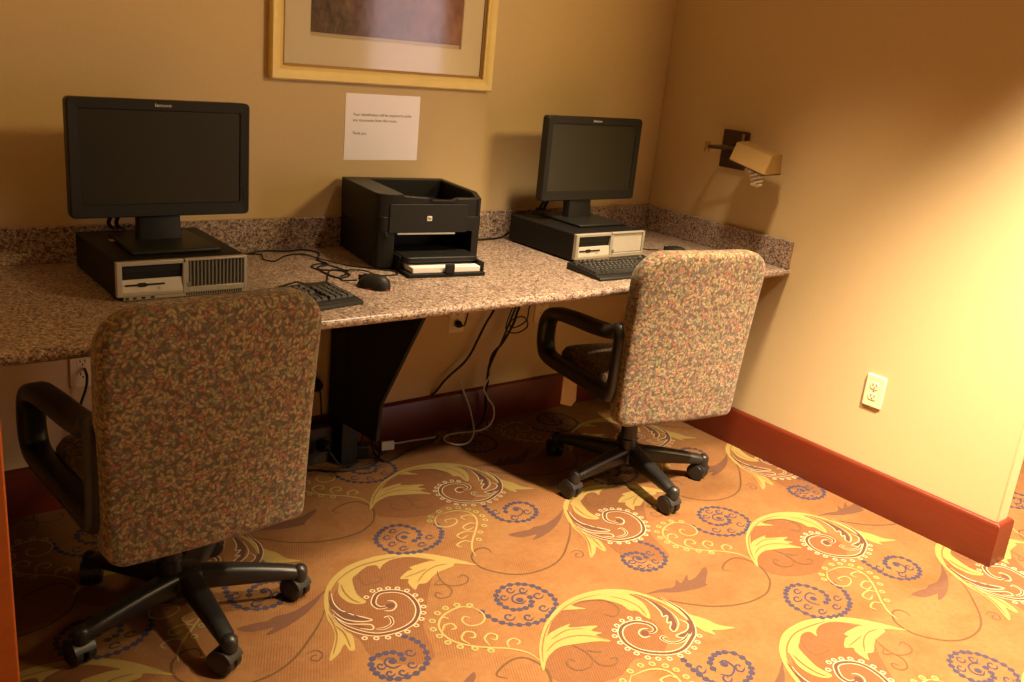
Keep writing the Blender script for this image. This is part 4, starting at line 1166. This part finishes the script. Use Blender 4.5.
cord('looped_cable', 'thin black cord coiled in small loops high under the worktop',
     [(-0.58, -0.05, 0.727), (-0.63, -0.05, 0.55), (-0.652, -0.05, 0.475), (-0.657, -0.05, 0.428), (-0.690, -0.05, 0.405), (-0.735, -0.05, 0.40), (-0.742, -0.055, 0.43), (-0.70, -0.06, 0.445), (-0.668, -0.06, 0.43), (-0.66, -0.06, 0.40), (-0.69, -0.055, 0.38), (-0.725, -0.05, 0.378), (-0.755, -0.045, 0.395), (-0.745, -0.045, 0.45), (-0.70, -0.045, 0.56), (-0.66, -0.045, 0.727)], 0.0028, 'black')
cord('white_cable', 'loose white cable looping down the baseboard onto the carpet',
     [(-0.826, -0.072, 0.235), (-0.857, -0.07, 0.175), (-0.830, -0.068, 0.123), (-0.803, -0.07, 0.087), (-0.810, -0.085, 0.04), (-0.850, -0.095, 0.012), (-0.91, -0.09, 0.006), (-0.975, -0.075, 0.006), (-1.03, -0.08, 0.006), (-1.058, -0.12, 0.006), (-1.04, -0.163, 0.006), (-0.994, -0.170, 0.006), (-0.944, -0.137, 0.008), (-0.905, -0.09, 0.018), (-0.890, -0.05, 0.05), (-0.900, -0.035, 0.10), (-0.918, -0.030, 0.142), (-0.932, -0.022, 0.178), (-0.938, -0.012, 0.20)], 0.0034, 'white_cable')
cord('floor_cable', 'thin grey cable end running on the carpet beside the white plug tag',
     [(-1.268, -0.075, 0.02), (-1.22, -0.06, 0.008), (-1.166, -0.057, 0.005), (-1.11, -0.065, 0.005), (-1.06, -0.07, 0.0045)], 0.0032, 'white_cable')
t = thing('plug_tag', 'small white tag on a cable at the foot of the support panel', 'tag', (-1.290, -0.085, 0.018), radians(-12))
bm = BM(); prism(bm, rrect(-0.024, 0.024, -0.014, 0.018, 0.003, 3), 'Y', -0.006, 0.006)
obj('tag_body', bm, M['white'], t, bevel=0.001)
cord('floor_cable', 'black cable lying in a wide curve on the carpet in front of the power strip',
     [(-1.72, -0.10, 0.05), (-1.66, -0.10, 0.006), (-1.593, -0.125, 0.005), (-1.562, -0.15, 0.005), (-1.513, -0.172, 0.005), (-1.451, -0.176, 0.005), (-1.401, -0.175, 0.005), (-1.356, -0.14, 0.008), (-1.34, -0.10, 0.02), (-1.36, -0.06, 0.06), (-1.42, -0.05, 0.10)], 0.0045, 'black')
cord('floor_cable', 'black cable trailing on the carpet from the support panel toward the right',
     [(-1.345, -0.07, 0.05), (-1.36, -0.11, 0.018), (-1.352, -0.165, 0.006), (-1.30, -0.16, 0.005), (-1.235, -0.128, 0.005), (-1.158, -0.105, 0.005), (-1.09, -0.09, 0.005), (-1.05, -0.06, 0.005)], 0.0042, 'black')
cord('hanging_cable', 'black cord hanging down the wall just behind the left chair back',
     [(-2.296, -0.012, 0.435), (-2.297, -0.04, 0.42), (-2.301, -0.035, 0.38), (-2.318, -0.03, 0.325), (-2.328, -0.03, 0.27), (-2.33, -0.03, 0.16), (-2.32, -0.035, 0.006), (-2.25, -0.06, 0.006)], 0.004, 'black')
t = thing('power_strip', 'dark boxy power strip with plugs standing against the baseboard left of the support panel', 'power strip', (-1.595, -0.045, 0.0), 0)
bm = BM(); prism(bm, rrect(-0.095, 0.085, 0.0, 0.135, 0.012, 4), 'Y', -0.030, 0.026)
obj('housing', bm, M['brown_plastic'], t, bevel=0.004)
bm = BM()
for k in range(3):
    box(bm, -0.075 + 0.052 * k, -0.041 + 0.052 * k, -0.0312, -0.028, 0.045, 0.10)
obj('sockets', bm, M['hole'], t)
t = thing('power_plug', 'black plug pushed into the power strip with its cord bending down', 'plug', (-1.555, -0.078, 0.075))
bm = BM(); loft(bm, [[(x, y, z) for x, z in rrect(-w, w, -w, w, w * 0.4, 3)] for w, y in ((0.018, 0.001), (0.020, -0.012), (0.016, -0.032), (0.007, -0.045))])
obj('plug_body', bm, M['black'], t)
bm = BM(); tube(bm, [(0, -0.043, 0), (0.005, -0.066, -0.012), (0.03, -0.075, -0.05), (0.07, -0.07, -0.068), (0.12, -0.05, -0.070)], 0.0038)
obj('cord', bm, M['black'], t)
t = thing('power_plug', 'black plug in the outlet beside the slanting black cord, just below the worktop', 'plug', (-0.967, -0.009, 0.4305))
bm = BM(); lathe(bm, [(0, 0), (0.013, 0), (0.014, 0.012), (0.009, 0.026), (0, 0.028)], (0, 0, 0), (0, -1, 0), 16)
obj('plug_body', bm, M['black'], t)
bm = BM(); tube(bm, [(0, -0.026, 0), (0.004, -0.045, 0.01), (0.012, -0.05, 0.08), (0.02, -0.045, 0.20), (0.02, -0.04, 0.297)], 0.003)
obj('cord', bm, M['black'], t)
t = thing('power_adapter', 'black power adapter block leaning at the base of the support panel', 'power adapter', (-1.405, -0.085, 0.0), radians(-20))
bm = BM(); box(bm, -0.03, 0.03, -0.025, 0.025, 0.0, 0.05)
obj('block', bm, M['black_soft'], t, bevel=0.006)
bm = BM(); tube(bm, [(0.0, -0.01, 0.045), (0.01, -0.02, 0.10), (0.05, -0.03, 0.10), (0.07, -0.02, 0.04), (0.075, 0.0, 0.006), (0.10, 0.02, 0.005)], 0.004)
obj('cord', bm, M['black'], t)

# ------------------------------------------------------------------ chairs
def cushion(bm, hw0, hw1, h0, h1, r, prof, bulge, mi=0, to=lambda a, b, c: (a, c, b)):
    """pillow slab. outline: trapezoid half width hw0 (low) to hw1 (high), between h0..h1.
    prof: list of (inset, depth) round the edge, from one face to the other; faces bulge outwards."""
    out0 = rrect(-1, 1, h0, h1, 0.001)
    def outline(ins):
        pts = []
        for x, z in rrect(-0.5 * (hw0 + hw1) + 0, 0.5 * (hw0 + hw1), h0, h1, r, 7):
            k = (z - h0) / (h1 - h0)
            f = (hw0 + (hw1 - hw0) * k) / (0.5 * (hw0 + hw1))
            pts.append((x * f, z))
        cz = (h0 + h1) / 2
        sx = 1 - ins / max(hw0, hw1)
        sz = 1 - ins / ((h1 - h0) / 2) if ins < 0.035 else sx
        # subdivide the long sides for a smooth bulge
        P = []
        n = len(pts)
        for i in range(n):
            a, b = pts[i], pts[(i + 1) % n]
            d = math.hypot(b[0] - a[0], b[1] - a[1])
            m = max(1, int(d / 0.05))
            for q in range(m):
                P.append((a[0] + (b[0] - a[0]) * q / m, a[1] + (b[1] - a[1]) * q / m))
        return [(x * sx, cz + (z - cz) * sz) for x, z in P]
    loops = []
    H = min(hw0, hw1)
    first, last = prof[0], prof[-1]
    for ins in (H * 0.96, H * 0.8, H * 0.6, H * 0.4, H * 0.25, H * 0.15):
        if ins > first[0]:
            loops.append([to(x, z, first[1] - bulge[0] * (1 - (1 - (ins - first[0]) / H) ** 2)) for x, z in outline(ins)])
    for ins, d in prof:
        loops.append([to(x, z, d) for x, z in outline(ins)])
    for ins in (H * 0.15, H * 0.25, H * 0.4, H * 0.6, H * 0.8, H * 0.96):
        if ins > last[0]:
            loops.append([to(x, z, last[1] + bulge[1] * (1 - (1 - (ins - last[0]) / H) ** 2)) for x, z in outline(ins)])
    loft(bm, loops, mi)

def strap(bm, path, w, th, x):
    """closed flat strap in the YZ plane at x"""
    P = smooth_path([(0, y, z) for y, z in path], 6, True)
    n = len(P)
    loops = []
    for i in range(n):
        d = (P[(i + 1) % n] - P[i - 1]).normalized()
        nn = Vector((0, -d.z, d.y))
        lp = []
        for a, b in rrect(-w / 2, w / 2, -th / 2, th / 2, th * 0.42, 3):
            q = P[i] + nn * b
            lp.append((x + a, q.y, q.z))
        loops.append(lp)
    loft(bm, loops, closed=True)

def chair(loc, rz, star_rz, star_off, label, caster_turn, tagged):
    t = thing('office_chair', label, 'chair', loc, rz, 'rolling office chairs at the worktop')
    # backrest
    bm = BM()
    r = 0.03
    prof = [(0.020, -0.259), (0.008, -0.256), (0.002, -0.250), (0.0, -0.242), (0.0, -0.205), (0.006, -0.192), (0.022, -0.183)]
    # list runs rear face -> front face; depth grows forward
    cushion(bm, 0.232, 0.245, 0.322, 0.903, (0.085, 0.095, 0.042, 0.022), prof, (0.010, 0.020))
    for v in bm.verts:                       # slight lumbar curve and lean
        k = (v.co.z - 0.322) / 0.586
        v.co.y += -0.048 * k + 0.010 * sin(pi * k) * 0.6
        v.co.y += 0.012 * (v.co.x / 0.245) ** 2
    bk = obj('backrest', bm, M['fabric'], t, angle=80)
    # seat
    bm = BM()
    sp = [(0.028, 0.385), (0.008, 0.389), (0.0, 0.400), (0.0, 0.422), (0.008, 0.438), (0.028, 0.447)]
    cushion(bm, 0.196, 0.198, -0.175, 0.245, 0.07, sp, (0.0, 0.014), to=lambda a, b, c: (a, b, c))
    obj('seat', bm, M['fabric'], t, angle=80)
    bm = BM()
    prism(bm, rrect(-0.185, 0.185, -0.19, 0.215, 0.06, 5), 'Z', 0.378, 0.398)
    obj('seat_shell', bm, M['black_soft'], t, bevel=0.006)
    bm = BM()
    box(bm, -0.075, 0.075, -0.10, 0.10, 0.335, 0.380)
    prism(bm, [(-0.10, 0.345), (-0.10, 0.375), (-0.225, 0.385), (-0.250, 0.43), (-0.262, 0.43), (-0.238, 0.365), (-0.20, 0.345)], 'X', -0.035, 0.035)
    obj('tilt_mechanism', bm, M['black_soft'], t, bevel=0.004)
    bm = BM(); cyl(bm, (0.07, 0.04, 0.355), (0.21, 0.06, 0.35), 0.006, seg=10); cyl(bm, (0.19, 0.057, 0.351), (0.235, 0.063, 0.349), 0.010, seg=12)
    obj('height_lever', bm, M['black'], t)
    # armrests
    path = [(0.266, 0.435), (0.272, 0.49), (0.260, 0.538), (0.215, 0.570), (0.09, 0.588), (-0.05, 0.600), (-0.15, 0.616), (-0.190, 0.638), (-0.204, 0.622), (-0.204, 0.56),
            (-0.200, 0.47), (-0.192, 0.425), (-0.17, 0.408), (-0.05, 0.406), (0.12, 0.402), (0.230, 0.404)]
    for s in (-1, 1):
        bm = BM()
        strap(bm, path, 0.066, 0.044, s * 0.224)
        obj('armrest', bm, M['base_black'], t, angle=50)
    # column
    bm = BM()
    lathe(bm, [(0.0, 0.05), (0.033, 0.05), (0.033, 0.16), (0.029, 0.165), (0.029, 0.25), (0.025, 0.255), (0.025, 0.34), (0, 0.34)], (0, 0, 0), seg=24)
    obj('gas_column', bm, M['base_black'], t, angle=35)
    # five star base
    ox, oy = star_off
    c, s_ = cos(-rz), sin(-rz)
    off = Vector((ox * c - oy * s_, ox * s_ + oy * c, 0))
    bm = BM()
    lathe(bm, [(0.0, 0.060), (0.040, 0.060), (0.052, 0.075), (0.052, 0.105), (0.044, 0.125), (0.036, 0.130), (0, 0.131)], off, seg=24)
    obj('hub', bm, M['base_black'], t, angle=35)
    for k in range(5):
        a = star_rz + 2 * pi * k / 5 - rz
        d = Vector((cos(a), sin(a), 0))
        sd = Vector((-sin(a), cos(a), 0))
        loops = []
        for q in range(11):
            u = q / 10
            rad = 0.035 + u * 0.254
            w = 0.027 - 0.007 * u
            zt = 0.128 - 0.032 * u ** 1.5
            zb = 0.070 - 0.006 * u
            if q == 10:
                w *= 0.72; zt -= 0.006; rad += 0.006
            lp = []
            for x, y in rrect(-w, w, zb, zt, 0.0158 * min(1, w / 0.0165), 5):
                p = off + d * rad + sd * x
                lp.append((p.x, p.y, y))
            loops.append(lp)
        bm = BM(); loft(bm, loops)
        tipc = off + d * 0.284
        lathe(bm, [(0.0, 0.062), (0.019, 0.062), (0.0200, 0.082), (0.018, 0.093), (0.011, 0.100), (0.0, 0.1025)], tipc, seg=18)
        lg = obj('leg', bm, M['base_black'], t, angle=50)
        # caster
        cp = off + d * 0.284
        ca = caster_turn[k]
        wd = Vector((cos(ca), sin(ca), 0))               # axle direction
        fw = Vector((-sin(ca), cos(ca), 0))
        cc = cp + fw * 0.012
        bm = BM(); cyl(bm, cp + Vector((0, 0, 0.05)), cp + Vector((0, 0, 0.080)), 0.013, seg=14)
        prism_pts = []
        R = 0.031
        for sgn in (-1, 1):
            o_ = cc + Vector((0, 0, R))
            prof_ = [(0.0, 0.004), (R - 0.003, 0.004), (R, 0.007), (R, 0.021), (R - 0.005, 0.027), (0.012, 0.0285), (0, 0.0285)]
            lathe(bm, prof_, o_, wd * sgn, 22)
        # hood over the wheels
        hood = []
        for tt, dr in ((-0.026, 0.0015), (-0.0245, 0.004), (0.0245, 0.004), (0.026, 0.0015)):
            ring = []
            for q in range(15):
                aa = radians(-25 + 185 * q / 14)
                p = cc + Vector((0, 0, R)) + fw * ((R + dr) * cos(aa)) + Vector((0, 0, 1)) * ((R + dr) * sin(aa)) + wd * tt
                ring.append(tuple(p))
            hood.append(ring)
        loft(bm, hood)
        obj('caster', bm, M['base_black'], lg, angle=35)
    if tagged:
        bm = BM(); prism(bm, [(-0.205, 0.250), (-0.160, 0.236), (-0.142, 0.258), (-0.150, 0.385), (-0.205, 0.385)], 'Y', 0.150, 0.154)
        obj('hanging_tag', bm, M['beige'], t)
    return t
chair((-2.283, -0.692, 0), radians(3.9), radians(-90), (0.036, -0.008), 'rolling office chair with leafy fabric back in the left foreground', [0.5, 0.35, 1.2, -0.4, 0.15], False)
chair((-0.650, -0.663, 0), radians(-11), radians(-102), (0.014, 0.0), 'rolling office chair with leafy fabric back in the corner by the right wall', [0.2, 0.5, 1.4, -0.2, 0.3], True)

# ------------------------------------------------------------------ lamps, added fills and camera
def spot(name, loc, target, power, cone, blend, col, size):
    li = bpy.data.lights.new(name, 'SPOT')
    li.energy = power
    li.spot_size = cone
    li.spot_blend = blend
    li.color = col
    li.shadow_soft_size = size
    o = bpy.data.objects.new(name, li)
    COL.objects.link(o)
    o.location = loc
    o.rotation_euler = (Vector(target) - Vector(loc)).to_track_quat('-Z', 'Y').to_euler()
    return o

WARM = (1.0, 0.77, 0.53)
GOLD = (1.0, 0.70, 0.27)
spot('ceiling_downlight', (-0.68, -2.36, 2.70), (-0.68, -2.36, 0), 1450, radians(88), 0.7, WARM, 0.06)
spot('alcove_downlight', (-0.92, -1.12, 2.70), (-0.90, -1.0, 0), 330, radians(73), 0.9, (1.0, 0.74, 0.45), 0.12)
def area(name, loc, target, sx, sy, power, col):
    ar = bpy.data.lights.new(name, 'AREA')
    ar.shape = 'RECTANGLE'
    ar.size, ar.size_y = sx, sy
    ar.energy = power
    ar.color = col
    ao = bpy.data.objects.new(name, ar)
    COL.objects.link(ao)
    ao.location = loc
    ao.rotation_euler = (Vector(target) - Vector(loc)).to_track_quat('-Z', 'Y').to_euler()
spot('hall_fill', (1.15, -1.75, 2.70), (1.15, -1.75, 0), 520, radians(84), 0.6, WARM, 0.06)  # added spot, brightens the hall floor beyond the right wall
area('lobby_window', (1.0, -3.6, 1.15), (-1.4, 0, 1.0), 0.6, 1.8, 14, (1.0, 0.76, 0.80))
area('lobby_fill', (0.25, -3.1, 2.68), (-1.6, -0.4, 0.8), 0.6, 0.6, 62, GOLD)  # added soft fill from the right, not a known ceiling fixture

w = bpy.data.worlds.new('lobby_air')
SC.world = w
w.use_nodes = True
bg = w.node_tree.nodes['Background']
bg.inputs[0].default_value = (1.0, 0.66, 0.34, 1)
bg.inputs[1].default_value = 0.012

cam = bpy.data.cameras.new('camera')
co = bpy.data.objects.new('camera', cam)
COL.objects.link(co)
SC.camera = co
yaw, pit, rol = radians(39.55788), radians(17.38573), radians(5.63648)
fw = Vector((sin(yaw) * cos(pit), cos(yaw) * cos(pit), -sin(pit)))
rt = Vector((cos(yaw), -sin(yaw), 0))
up = rt.cross(fw)
r2 = rt * cos(rol) + up * sin(rol)
u2 = up * cos(rol) - rt * sin(rol)
mat = Matrix((r2, u2, -fw)).transposed().to_4x4()
mat.translation = (-2.96627, -2.76540, 1.44676)
co.matrix_world = mat
cam.sensor_fit = 'HORIZONTAL'
cam.sensor_width = 36
cam.lens = 934.917 / 1024 * 36
cam.clip_start = 0.02

vs = SC.view_settings
vs.view_transform = 'Standard'
vs.look = 'None'
vs.gamma = 1.0
vs.use_curve_mapping = False
vs.exposure = 0.27
